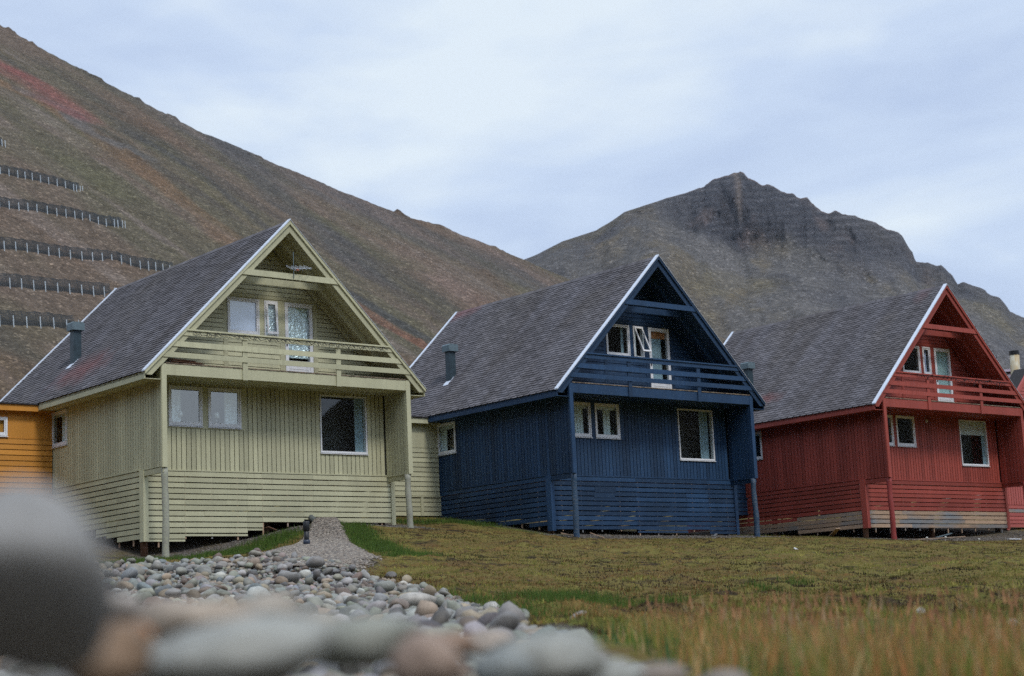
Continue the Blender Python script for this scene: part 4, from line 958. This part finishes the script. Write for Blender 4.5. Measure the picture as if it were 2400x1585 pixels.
for i,(x,y,r) in enumerate(items):
    ci=rs.choice(len(CN),p=cw); col=np.array(CN[ci][1])*rs.uniform(.85,1.3)*(1+rs.normal(0,.03,3))
    sx,sy,sz=r*rs.uniform(1.0,1.4),r*rs.uniform(.85,1.1),r*rs.uniform(.55,.85)
    z=gz[i]+sz*rs.uniform(.1,1.15)+(.045 if r>.085 else .0)
    V,Fc=(IV2,IF2) if (i in BIG) else (IV1 if y>26 and r<.09 else IV2,IF1 if y>26 and r<.09 else IF2)
    if i not in BIG and V is IV2: V,Fc=ICOM if 'ICOM' in globals() else globals().setdefault('ICOM',ico(2))
    P=stone(V,1000+i,sx,sy,sz,.22,rs.uniform(.55,1.0)); cc=np.ones((len(P),1))*col
    if i in BIG:
        el=sx/sy; sh='elongated' if el>1.38 else 'rounded' if el<1.1 else 'oval'
        s_='big' if r>.1 else 'medium' if r>.07 else 'small'
        o=np_mesh('cobble',P,Fc,SM,cols=cc,smooth=True); o.location=(x,y,z)
        tag(o,f'{s_} {sh} {CN[ci][0]} cobble {where(x,y)}','stone','cobbles of the pebble bank')
    else:
        SV.append(P+np.array([x,y,z])); SF.append(Fc+nv); SC.append(cc); nv+=len(P)
o=np_mesh('cobbles',np.concatenate(SV),np.concatenate(SF),SM,cols=np.concatenate(SC),smooth=True); tag(o,'mass of smaller grey and tan cobbles filling the pebble bank','stones',kind='stuff')
# the big out-of-focus stones right in front of the camera
NS=[('boulder',(-.354,1.2,.050),(.063,.06,.070),(.25,.243,.23),'large dark rounded boulder with pale top filling the left edge'),
('cobble',(-.386,1.6,-.003),(.044,.04,.034),(.30,.21,.145),'blurred tan stone at the foot of the big dark boulder'),
('cobble',(-.379,1.7,.011),(.018,.02,.015),(.36,.17,.07),'tiny rust orange blurred pebble beside the dark boulder'),
('cobble',(-.52,2.2,.054),(.04,.04,.022),(.33,.31,.30),'flat blurred grey stone just right of the dark boulder'),
('cobble',(-.374,2.0,.026),(.078,.05,.028),(.42,.37,.32),'long blurred beige stone lying behind the foremost pale stone'),
('cobble',(-.337,2.25,.040),(.052,.045,.029),(.38,.36,.33),'blurred beige grey stone forming the peak of the near ridge'),
('cobble',(-.281,1.7,-.009),(.103,.07,.043),(.37,.40,.40),'largest pale blue grey blurred stone at the bottom centre left'),
('cobble',(-.187,2.0,-.003),(.070,.05,.032),(.30,.33,.31),'blurred grey green stone right of the largest pale stone'),
('cobble',(-.109,1.9,-.029),(.047,.04,.034),(.37,.29,.25),'blurred pinkish tan stone at the bottom centre'),
('cobble',(-.307,2.6,.026),(.041,.04,.02),(.36,.34,.30),'small blurred beige stone behind the near ridge'),
('cobble',(-.101,2.4,-.011),(.038,.035,.02),(.28,.19,.14),'blurred brown stone behind the pinkish tan stone'),
('cobble',(-.03,2.2,-.046),(.038,.035,.028),(.27,.31,.33),'blurred blue grey stone at the bottom edge near the centre'),
('cobble',(.031,2.3,-.038),(.090,.06,.038),(.34,.37,.37),'wide pale grey blurred stone right of the centre bottom'),
('cobble',(.112,2.5,-.07),(.062,.05,.032),(.33,.36,.36),'low grey blurred stone at the bottom where the bank meets the grass'),
('cobble',(.211,2.8,-.081),(.054,.04,.023),(.27,.24,.22),'brownish grey blurred stone beside the tall grass'),
('cobble',(.332,3.0,-.1),(.051,.04,.024),(.24,.22,.20),'rightmost blurred stone at the bottom edge in the grass'),
('cobble',(-.077,3.4,-.016),(.053,.045,.024),(.40,.36,.33),'pale blurred stone further back at the bank centre'),
('cobble',(-.236,3.2,.012),(.05,.045,.021),(.30,.33,.31),'blurred greenish stone behind the near ridge'),
('cobble',(-.606,2.9,.063),(.045,.04,.022),(.34,.30,.27),'blurred pinkish grey stone right of the boulder, further back'),
('cobble',(-.319,2.4,.004),(.04,.035,.028),(.33,.34,.32),'blurred grey stone wedged under the beige ridge stone')]
for k,(nm,p,s,c,lab) in enumerate(NS):
    P=stone(IV3,5000+k,*s,rough=.10 if k else .04,ang=.4 if k else .2,rot=rotm(random.uniform(-.3,.3),random.uniform(-.12,.12),random.uniform(-.12,.12)))
    if k==0: P[:,1]-=1.0*np.minimum(P[:,2]-.02,0)     # undercut side towards the viewer
    o=np_mesh(nm,P,IF3,SM,cols=np.ones((len(P),1))*np.array(c)*(1 if k==0 else np.array([.74,.68,.60])),smooth=True); o.location=p; tag(o,lab,'boulder' if nm=='boulder' else 'stone',None if nm=='boulder' else 'large blurred stones in the foreground')
# filler pebbles between them
SV=[];SF=[];SC=[];nv=0; IC2=ico(2)
for k in range(520):
    y=rs.uniform(.9,3.6); x=rs.uniform(-.34*y-.1,float(bankx(y))-.02); r=rs.uniform(.018,.045)*(.7+.12*y)
    top=.02-.05*abs(x+.3)-.07*max(x+.15,0)*3; g=float(ground(np.array([x]),np.array([y]))[0])
    z=min(g+rs.uniform(.0,.05),top-r*.8-.02)
    if math.hypot(x+.35,y-1.2)<.1 and z>-.03: continue
    ci=rs.choice(len(CN),p=cw); P=stone(IC2[0],7000+k,r*1.2,r,r*.7)+np.array([x,y,z]); SV.append(P); SF.append(IC2[1]+nv); SC.append(np.ones((len(P),1))*np.array(CN[ci][1])); nv+=len(P)
o=np_mesh('pebbles',np.concatenate(SV),np.concatenate(SF),SM,cols=np.concatenate(SC),smooth=True); tag(o,'mixed small pebbles packed between the foreground stones','pebbles',kind='stuff')
# gravel of the mound, and crumbs of soil below the houses
def scatter(name,n,fn,rlo,rhi,cols,label,seed,flat=.6):
    r_=np.random.default_rng(seed); pts=fn(r_,n); V0,F0=IV1,IF1; m=len(pts)
    sc=r_.uniform(rlo,rhi,m); th=r_.uniform(0,6.28,m); ax=np.stack([r_.uniform(.8,1.5,m),r_.uniform(.7,1,m),r_.uniform(.4,.8,m)],-1)*sc[:,None]
    base_=V0[None]*(1+r_.normal(0,.13,(m,len(V0),1)))*ax[:,None,:]
    c,s=np.cos(th)[:,None],np.sin(th)[:,None]; x=base_[...,0]*c-base_[...,1]*s; y=base_[...,0]*s+base_[...,1]*c
    P=np.stack([x,y,base_[...,2]],-1)+pts[:,None,:]
    F=(F0[None]+(np.arange(m)*len(V0))[:,None,None]).reshape(-1,3); C=np.array(cols)[r_.integers(0,len(cols),m)]*r_.uniform(.75,1.2,(m,1)); C=np.repeat(C,len(V0),0)
    return tag(np_mesh(name,P.reshape(-1,3),F,SM,cols=C),label,name,kind='stuff')
def gm(r_,n):
    y=r_.uniform(31,53.2,n*2); x=r_.uniform(-7.2,-1.9,n*2); k=mound(x,y)>r_.uniform(.15,.8,len(x)); x,y=x[k][:n],y[k][:n]; return np.stack([x,y,ground(x,y)+.008],-1)
scatter('gravel',26000,gm,.014,.042,[(.24,.20,.16),(.17,.15,.13),(.30,.26,.21),(.12,.10,.085),(.21,.17,.135)],'heap of fine grey brown gravel around the black vent pipe',21)
def cr(r_,n):
    P=[]
    for i in range(3):
        u=r_.uniform(-.6,9.6,n); w=r_.normal(.45,.45,n); c,s=math.cos(YAW[i]),math.sin(YAW[i]); x=LOC[i][0]+c*u-s*w; y=LOC[i][1]+s*u+c*w; P.append(np.stack([x,y,ground(x,y)],-1))
    return np.concatenate(P)
scatter('rubble',2200,cr,.012,.045,[(.10,.09,.075),(.07,.06,.05),(.16,.14,.12)],'loose rubble and soil crumbs below the house fronts',23)

# ------------------------------------------------------------------ grass and moss
def blades(name,x,y,h,wd,cols,label,seed,lean=.35,segs=2,parent=None,mat=None,z0=None):
    r_=np.random.default_rng(seed); m=len(x); z=ground(x,y) if z0 is None else z0
    a=r_.uniform(0,6.28,m); dx,dy=np.cos(a)*wd,np.sin(a)*wd
    la=r_.uniform(0,6.28,m); lx,ly=np.cos(la)*h*lean*r_.uniform(.2,1,m),np.sin(la)*h*lean*r_.uniform(.2,1,m)
    lv=[]
    for k in range(segs+1):
        f=k/segs; wk=(1-f)**.8; cx=x+lx*f*f; cy=y+ly*f*f; cz=z-.01+h*f
        lv.append(np.stack([cx-dx*wk,cy-dy*wk,cz],-1)); lv.append(np.stack([cx+dx*wk,cy+dy*wk,cz],-1))
    V=np.stack(lv,1); n=2*(segs+1)
    q=np.array([[2*k,2*k+1,2*k+3,2*k+2] for k in range(segs)]); F=(q[None]+(np.arange(m)*n)[:,None,None]).reshape(-1,4)
    return tag(np_mesh(name,V.reshape(-1,3),F,mat or GM,cols=np.repeat(cols,n,0)),label,'grass',kind='stuff')
def grass_mat():
    t=NT('grass_blades'); c=t.attr('Col').outputs['Color']; p=t.n('ShaderNodeBsdfPrincipled'); t.l(c,p.inputs['Base Color']); p.inputs['Roughness'].default_value=.7; p.inputs['Specular IOR Level'].default_value=.2
    tr=t.n('ShaderNodeBsdfTranslucent'); t.l(c,tr.inputs[0]); mx=t.n('ShaderNodeMixShader'); mx.inputs[0].default_value=.35; t.l(p.outputs[0],mx.inputs[1]); t.l(tr.outputs[0],mx.inputs[2]); t.l(mx.outputs[0],t.out.inputs[0]); return t.m
GM=grass_mat()
def pick(r_,cols,p,m): 
    c=np.array(cols)[r_.choice(len(cols),size=m,p=np.array(p)/sum(p))]; return c*r_.uniform(.7,1.25,(m,1))
# low moss and sedge tufts over the whole field
r_=np.random.default_rng(31); n=330000
u=r_.uniform(0,1,n); Y=11*(66/11)**u; X=r_.uniform(-.33,.36,n)*Y
k=(bank(X,Y)<.5)&(mound(X,Y)<.35)
for i in range(3):
    a,b=house_uw(i,X,Y); k&=~((a>-.2)&(a<9.3)&(b>.7)&(b<13)&(r_.uniform(0,1,n)<.97))
    a,b=house_uw(i,X,Y); k&=~((a>-.8)&(a<9.6)&(b>-.5)&(b<=.7)&(r_.uniform(0,1,n)<.55))
X,Y=X[k],Y[k]; m=len(X)
pt=fbm(X*.35,Y*.28,4,33); p2=fbm(X*3.4,Y*2.6,3,35)
Cg=np.where((pt+.9*p2+.5*np.exp(-((X-9)/5)**2-((Y-38)/14)**2)-.45*np.exp(-((X-2.5)/2.6)**2-((Y-34)/7)**2)>.06)[:,None],pick(r_,[(.185,.165,.038),(.24,.205,.055),(.125,.14,.03)],[3,2,3],m),pick(r_,[(.165,.105,.036),(.21,.135,.05),(.12,.10,.032),(.19,.085,.03)],[3,2,3,2],m))
pk=fbm(X*.8+5,Y*.7,3,36); Cg=np.where((.7*p2+pk*1.5<-.30)[:,None],pick(r_,[(.045,.032,.02),(.07,.045,.025)],[1,1],m),Cg)
Cg=Cg*np.clip(1.05+1.3*fbm(X*.45+9,Y*.30,4,38)+.8*fbm(X*1.6,Y*1.0,3,40)+.5*fbm(X*5,Y*4,2,39),.30,1.9)[:,None]; hh=r_.uniform(.012,.05,m)*(1+.5*(p2>.2)); blades('moss',X,Y,hh,r_.uniform(.004,.012,m)*(.6+Y/40),Cg,'low olive and rust brown moss covering the slope before the houses',37,.8,1)
r_=np.random.default_rng(77); tx=[];ty=[]
for k in range(900):
    cy=11*(60/11)**r_.uniform(0,1); cx=r_.uniform(-.2,.34)*cy; n=int(r_.uniform(12,45)); sp=r_.uniform(.05,.16); tx.append(r_.normal(cx,sp,n)); ty.append(r_.normal(cy,sp*1.4,n))
X=np.concatenate(tx);Y=np.concatenate(ty); k=(bank(X,Y)<.4)&(mound(X,Y)<.3)
for i in range(3):
    a,b=house_uw(i,X,Y); k&=~((a>-.3)&(a<9.4)&(b>-.3)&(b<13))
X,Y=X[k],Y[k]; m=len(X)
blades('tussock_grass',X,Y,r_.uniform(.03,.10,m),r_.uniform(.002,.005,m)*(.6+Y/45),pick(r_,[(.22,.20,.055),(.13,.17,.035),(.30,.19,.07),(.15,.09,.035)],[3,3,2,2],m),'scattered straw and green tussocks on the mossy slope',79,.6,2)
# lush green grass beside the gravel heap and tufts
def along(pts,w,n,r_):
    pts=np.array(pts,float); L=np.hypot(*np.diff(pts,axis=0).T); s=r_.choice(len(L),size=n,p=L/L.sum()); f=r_.uniform(0,1,n)[:,None]; p=pts[s]+(pts[s+1]-pts[s])*f; return p[:,0]+r_.normal(0,w,n),p[:,1]+r_.normal(0,w*1.2,n)
gx=[];gy=[]
for pts,w,n in (([(-6.9,51),(-8.0,47),(-9.3,42),(-9.6,38.8)],.42,15000),([(-5.1,52.3),(-4.4,48),(-3.4,43),(-2.6,40),(-2.2,39)],.26,11000),([(-1.5,24),(-.6,18),(.1,14)],.3,3000),([(-4,57),(-1,58.5)],.35,2500),([(9.2,69.2),(10,69.8)],.5,1200)):
    a,b=along(pts,w,n,r_); gx.append(a); gy.append(b)
for (cx,cy,w,n) in ((.72,20.5,.28,1600),(.3,22,.4,1500),(1.55,19.5,.14,500),(2.1,21.5,.16,500),(1.0,17.5,.12,350),(3.3,24,.2,250),(4.2,27,.2,250)):
    gx.append(r_.normal(cx,w,n)); gy.append(r_.normal(cy,w*1.6,n))
X=np.concatenate(gx);Y=np.concatenate(gy); k=(mound(X,Y)<.5)&(bank(X,Y)<.6); X,Y=X[k],Y[k]; m=len(X)
blades('grass',X,Y,r_.uniform(.05,.17,m),r_.uniform(.003,.006,m)*(.7+Y/50),pick(r_,[(.065,.125,.02),(.10,.16,.03),(.13,.155,.04),(.05,.09,.018)],[3,3,1,2],m),'patches of lush green grass beside the gravel heap and along the bank edge',39,.5,2)
# tall reddish grass close to the camera, softly out of focus
n=34000; Y=4.6+(13.5-4.6)*r_.uniform(0,1,n)**1.15; X=r_.uniform(-.05,.36,n)*Y; off=X-(bankx(Y)+.10+.02*Y); k=(off>0)&(r_.uniform(0,1,n)<smooth(0,.35,off)+.05)&(r_.uniform(0,1,n)<1.15-smooth(7.5,13.5,Y)); X,Y=X[k],Y[k]; m=len(X)
dn=fbm(X*1.3,Y*.9,3,41); k=r_.uniform(-.55,.5,m)<dn+.18; X,Y,dn=X[k],Y[k],dn[k]; m=len(X)
red=smooth(-.1,.3,fbm(X*.9+4,Y*.5,3,43)+.30*(X/Y-.12)*4)
C=np.where((r_.uniform(0,1,m)<.10+.45*red)[:,None],pick(r_,[(.50,.21,.08),(.55,.31,.12),(.36,.19,.065),(.55,.41,.20)],[3,3,2,2],m),pick(r_,[(.12,.20,.04),(.22,.23,.05),(.055,.13,.045),(.30,.25,.07)],[3,3,2,2],m))
blades('tall_grass',X,Y,r_.uniform(.07,.25,m)**1.0*(.70+.30*red)*(1.25-.055*Y)*(.8+.5*np.clip(dn+.2,0,.6)),r_.uniform(.0026,.0052,m),C,'tall reddish and green grass in soft blur along the lower right',45,.35,3)
# seed plumes, brighter heads on some stems
n=900; Y=r_.uniform(5.2,13,n); X=r_.uniform(.06,.34,n)*Y; k=((X-bankx(Y))>.5)&(fbm(X*.9+4,Y*.5,3,43)+.30*(X/Y-.12)*4>0)&(Y<11); X,Y=X[k],Y[k]; m=len(X); z=ground(X,Y)+r_.uniform(.08,.20,m)
blades('grass_plumes',X,Y,r_.uniform(.05,.09,m),r_.uniform(.004,.008,m),pick(r_,[(.42,.21,.11),(.34,.17,.08),(.42,.30,.18)],[3,2,1],m),'feathery pinkish brown plumes on top of the tall grass',47,.3,2,z0=z)
# white fluffy seed heads
for k,(x,y,z,s,lab) in enumerate(((.86,9,-.02,.02,'small white seed head in the tall grass left of the others'),(2.66,9.5,-.07,.035,'large white seed head near the right edge of the tall grass'),(2.28,10,.02,.025,'white seed head standing highest above the tall grass'),(2.28,11.5,-.14,.022,'white seed head low in the middle of the right grass'),(2.6,8.4,-.17,.02,'lowest white seed head at the bottom right'),(3.0,9.0,-.01,.016,'tiny white seed head farthest right'))):
    rr=random.Random(k); g=float(ground(np.array([x]),np.array([y]))[0]); mb=MB(); mb.tube([(x,y,g),(x+.01,y,(g+z)/2),(x,y,z)],.0022,5); o=mb.build('cotton_grass',PAL['green_log']); tag(o,lab,'flower','white seed heads in the tall grass')
    mb=MB()
    for q in range(90):
        a,b=rr.uniform(0,6.28),math.acos(rr.uniform(-1,1)); d=Vector((math.cos(a)*math.sin(b),math.sin(a)*math.sin(b),math.cos(b)*.8)); p=Vector((x,y,z))
        e=d.orthogonal().normalized()*s*.16; mb.quad(p,p+d*s*.6+e,p+d*s,p+d*s*.6-e)
    mb.build('seed_head',M['fuzz'],o)
for k,(x,y,lab) in enumerate(((14.1,60.0,'white flower head left of the others before the red house'),(14.95,60.8,'white flower head in the middle before the red house'),(16.3,61.5,'white flower head right of the others before the red house'))):
    g=float(ground(np.array([x]),np.array([y]))[0]); mb=MB(); mb.tube([(x,y,g),(x,y,g+.13)],.006,5); mb.tube([(x,y,g+.12),(x,y,g+.145),(x,y,g+.18),(x,y,g+.195)],[.02,.045,.04,.012],8); o=mb.build('flower',M['fuzz'],None,True); tag(o,lab,'flower','white flower heads before the red house')

# ------------------------------------------------------------------ small things on the ground
def gz1(x,y): return float(ground(np.array([x]),np.array([y]))[0])
# black vent pipe on the gravel heap, and the drain behind it
x,y=-5.42,43.5; g=gz1(x,y)-.10; ring=plain('blue_grey_collar',(.035,.045,.07),.35,.1)
P0=empty('vent_pipe',(x,y,g)); tag(P0,'black plastic vent pipe with thicker cap standing on the gravel heap','pipe')
mb=MB(); mb.tube([(0,0,-.1),(0,0,.6)],[.066,.062],18); mb.build('pipe',M['black'],P0,True)
mb=MB(); mb.tube([(0,0,.46),(0,0,.475),(0,0,.69),(0,0,.705)],[.078,.085,.085,.075],18); mb.build('cap',M['black'],P0,True)
mb=MB(); mb.tube([(0,0,.11),(0,0,.13),(0,0,.22),(0,0,.235)],[.068,.088,.088,.07],18); mb.build('collar',ring,P0,True)
mb=MB()
for a in range(5): t=a*1.256; mb.tube([(.05*math.cos(t),.05*math.sin(t),.14),(.17*math.cos(t),.17*math.sin(t),.08)],[.02,.012],6)
mb.build('foot',M['black'],P0)
c,s=math.cos(YAW[0]),math.sin(YAW[0]); x,y,_=locw(0,5.62,.75,0); g=gz1(x,y)
mb=MB(); mb.tube([(0,0,-.35),(.0,.1,-.14),(.06,.5,.02)],[.10,.10,.10],18); o=mb.build('drain_pipe',plain('dull_grey_pipe',(.10,.11,.11),.6,.2)); o.location=(x,y,g+.05); o.rotation_euler=(0,0,YAW[0]); tag(o,'thick dull grey drain pipe coming out under the green skirting','pipe')
def board(i,u,w,l,d,t,rot,mat,nm,label,cat,group=None,tilt=0,dz=.02,br=None):
    x,y,_=locw(i,u,w,0); g=gz1(x,y); mb=MB(); mb.tone=random.random(); mb.prism([(-l/2,-d/2),(l/2-.03,-d/2),(l/2,d*.2),(l/2-.05,d/2),(-l/2+.02,d/2)],0,t,'z')
    o=mb.build(nm,mat); o.location=(x,y,g+dz); o.rotation_euler=(0,math.radians(tilt),YAW[i]+rot); tag(o,label,cat,group)
board(0,4.15,1.05,.34,.2,.03,.1,M['brownwood'],'plank','short brown board end propped under the green skirting','plank',tilt=18,dz=.12)
board(1,.05,.55,.42,.12,.03,-.7,M['raw'],'plank','pale broken board lying by the corner of the blue house','plank',tilt=14,dz=.06)
board(1,.75,-.15,.5,.1,.025,-.9,M['raw'],'plank','thin pale board leaning at the foot of the blue log stilt','plank',tilt=22,dz=.08)
board(1,6.9,.5,.45,.07,.03,.5,M['raw'],'stick','grey stick under the right part of the blue skirting','stick',tilt=-12,dz=.05)
board(2,3.2,.45,3.4,.09,.03,.02,M['raw'],'plank','long thin weathered plank lying below the red house','plank',tilt=-2,dz=.06)
board(2,4.0,.8,1.5,.1,.03,.25,M['vent_cap'],'plank','greenish short plank slanting below the red house','plank',tilt=-7,dz=.15)
board(2,-.9,2.1,.9,.18,.03,1.1,M['raw'],'plank','pale slanting board under the side skirting of the red house','plank',tilt=18,dz=.15)
board(2,6.6,-.55,.95,.13,.03,.1,M['white'],'debris','long white scrap lying on the ground before the red house','debris',dz=.03)
def rock(x,y,s,col,lab,seed,nm='rock'):
    P=stone(IV2,seed,s*1.2,s,s*.6); o=np_mesh(nm,P,IF2,SM,cols=np.ones((len(P),1))*np.array(col),smooth=True); o.location=(x,y,gz1(x,y)+s*.2); tag(o,lab,'rock')
rock(7.47,47.0,.07,(.62,.62,.6),'small whitish rock on a mossy hummock before the blue house',1)
rock(.40,13.0,.06,(.24,.21,.19),'pale pinkish rock in the grass right of the bank',2)
rock(-.02,14.2,.06,(.26,.28,.27),'flat grey rock where the pebble bank meets the grass',3)
rock(3.9,14.4,.06,(.32,.28,.26),'pale rock near the right edge of the field',4)
rock(2.35,12.4,.07,(.22,.17,.16),'dark reddish rock half hidden behind the tall grass',5)
rock(10.0,38.0,.05,(.55,.5,.48),'small pale stone in the grass before the red house',6)
rock(-3.6,46.3,.04,(.6,.6,.58),'white stone on the moss right of the green grass strip',7)
rock(-2.3,30.2,.09,(.13,.12,.11),'dark squared rock at the far grass edge of the bank',8)

# ------------------------------------------------------------------ thin blue air
hm=bpy.data.materials.new('haze_air'); hm.use_nodes=True; hm.node_tree.nodes.clear()
ho=hm.node_tree.nodes.new('ShaderNodeOutputMaterial'); hv=hm.node_tree.nodes.new('ShaderNodeVolumePrincipled'); hv.inputs['Color'].default_value=(.80,.88,1,1); hv.inputs['Density'].default_value=.000028; hv.inputs['Anisotropy'].default_value=.2
hm.node_tree.links.new(hv.outputs[0],ho.inputs['Volume'])
mb=MB(); mb.box(-1300,1400,-1300,3200,-130,620); tag(mb.build('haze',hm),'thin bluish haze softening the far mountain','haze',kind='stuff')

# ------------------------------------------------------------------ sky, sun, camera
SUN_AZ=math.radians(145); SUN_EL=math.radians(52)   # azimuth clockwise from +Y
sd=Vector((math.sin(SUN_AZ)*math.cos(SUN_EL),math.cos(SUN_AZ)*math.cos(SUN_EL),math.sin(SUN_EL)))
w=bpy.data.worlds.new('World'); S.world=w; w.use_nodes=True; nt=w.node_tree; nt.nodes.clear()
def N(t): return nt.nodes.new(t)
out=N('ShaderNodeOutputWorld'); bg=N('ShaderNodeBackground'); bg.inputs[1].default_value=.1; nt.links.new(bg.outputs[0],out.inputs[0])
sky=N('ShaderNodeTexSky'); sky.sky_type='NISHITA'; sky.sun_disc=False; sky.sun_elevation=SUN_EL; sky.sun_rotation=SUN_AZ; sky.air_density=1; sky.dust_density=2
tc=N('ShaderNodeTexCoord'); mp=N('ShaderNodeMapping'); mp.inputs['Scale'].default_value=(1,1,2.6); nt.links.new(tc.outputs['Generated'],mp.inputs[0])
def noi(sc,det,ro,dist,loc=(0,0,0),scale=(1,1,2.6)):
    m_=N('ShaderNodeMapping'); m_.inputs['Scale'].default_value=scale; m_.inputs['Location'].default_value=loc; nt.links.new(tc.outputs['Generated'],m_.inputs[0])
    n=N('ShaderNodeTexNoise'); n.inputs['Scale'].default_value=sc; n.inputs['Detail'].default_value=det; n.inputs['Roughness'].default_value=ro; n.inputs['Distortion'].default_value=dist; nt.links.new(m_.outputs[0],n.inputs['Vector']); return n.outputs['Fac']
def mathn(op,a,b):
    x=N('ShaderNodeMath'); x.operation=op
    for i,v in enumerate((a,b)):
        if isinstance(v,(int,float)): x.inputs[i].default_value=v
        else: nt.links.new(v,x.inputs[i])
    return x.outputs[0]
def rampn(f,stops):
    r=N('ShaderNodeValToRGB'); e=r.color_ramp.elements
    while len(e)<len(stops): e.new(.5)
    for q,(p,c) in zip(e,stops): q.position=p; q.color=(*c,1)
    nt.links.new(f,r.inputs[0]); return r.outputs[0]
n1=noi(2.4,5,.52,.5,(.8,.3,.6),(1,1,2.4)); n2=noi(7,4,.5,.6,(3.1,.4,.2),(1,.8,3.4)); f=mathn('ADD',mathn('MULTIPLY',n1,.72),mathn('MULTIPLY',n2,.28))
d2=N('ShaderNodeVectorMath'); d2.operation='DOT_PRODUCT'; nt.links.new(tc.outputs['Generated'],d2.inputs[0]); d2.inputs[1].default_value=Vector((.03,1,.25)).normalized()
m2=N('ShaderNodeMapRange'); nt.links.new(d2.outputs['Value'],m2.inputs[0]); m2.inputs[1].default_value=.965; m2.inputs[2].default_value=1; m2.inputs[3].default_value=0; m2.inputs[4].default_value=.05; m2.interpolation_type='SMOOTHSTEP'
f=mathn('ADD',f,m2.outputs[0])
cloud=rampn(f,[(.36,(4.4,5.45,7.6)),(.5,(5.7,6.8,8.6)),(.62,(7.4,8.3,9.1))])
dp=N('ShaderNodeVectorMath'); dp.operation='DOT_PRODUCT'; nt.links.new(tc.outputs['Generated'],dp.inputs[0]); dp.inputs[1].default_value=sd
mr=N('ShaderNodeMapRange'); nt.links.new(dp.outputs['Value'],mr.inputs[0]); mr.inputs[1].default_value=.0; mr.inputs[2].default_value=1; mr.inputs[3].default_value=.97; mr.inputs[4].default_value=1.6; mr.interpolation_type='SMOOTHSTEP'
mul=N('ShaderNodeVectorMath'); mul.operation='SCALE'; nt.links.new(cloud,mul.inputs[0]); nt.links.new(mr.outputs[0],mul.inputs['Scale'])
mx=N('ShaderNodeMix'); mx.data_type='RGBA'; mx.inputs[0].default_value=.9; nt.links.new(sky.outputs[0],mx.inputs[6]); nt.links.new(mul.outputs[0],mx.inputs[7]); nt.links.new(mx.outputs[2],bg.inputs[0])
sl=bpy.data.lights.new('sun','SUN'); sl.energy=1.5; sl.angle=math.radians(11); sl.color=(1,.96,.9); so_=link(bpy.data.objects.new('sun',sl)); so_.rotation_euler=(-sd).to_track_quat('-Z','Y').to_euler(); so_.location=(0,0,60)
cam=bpy.data.cameras.new('camera'); co=link(bpy.data.objects.new('camera',cam)); S.camera=co
cam.sensor_width=36; cam.lens=60.21; cam.clip_start=.05; cam.clip_end=8000
co.matrix_world=Matrix.Rotation(math.radians(90+9.750),4,'X')@Matrix.Rotation(math.radians(-2.603),4,'Z')
cam.dof.use_dof=True; cam.dof.focus_distance=44; cam.dof.aperture_fstop=2.5
S.view_settings.view_transform='Standard'; S.view_settings.look='None'; S.view_settings.exposure=.2; S.view_settings.gamma=1
S.cycles.use_denoising=False; S.cycles.sample_clamp_indirect=3; S.cycles.caustics_reflective=False; S.cycles.caustics_refractive=False; S.cycles.max_bounces=6; S.cycles.transparent_max_bounces=12
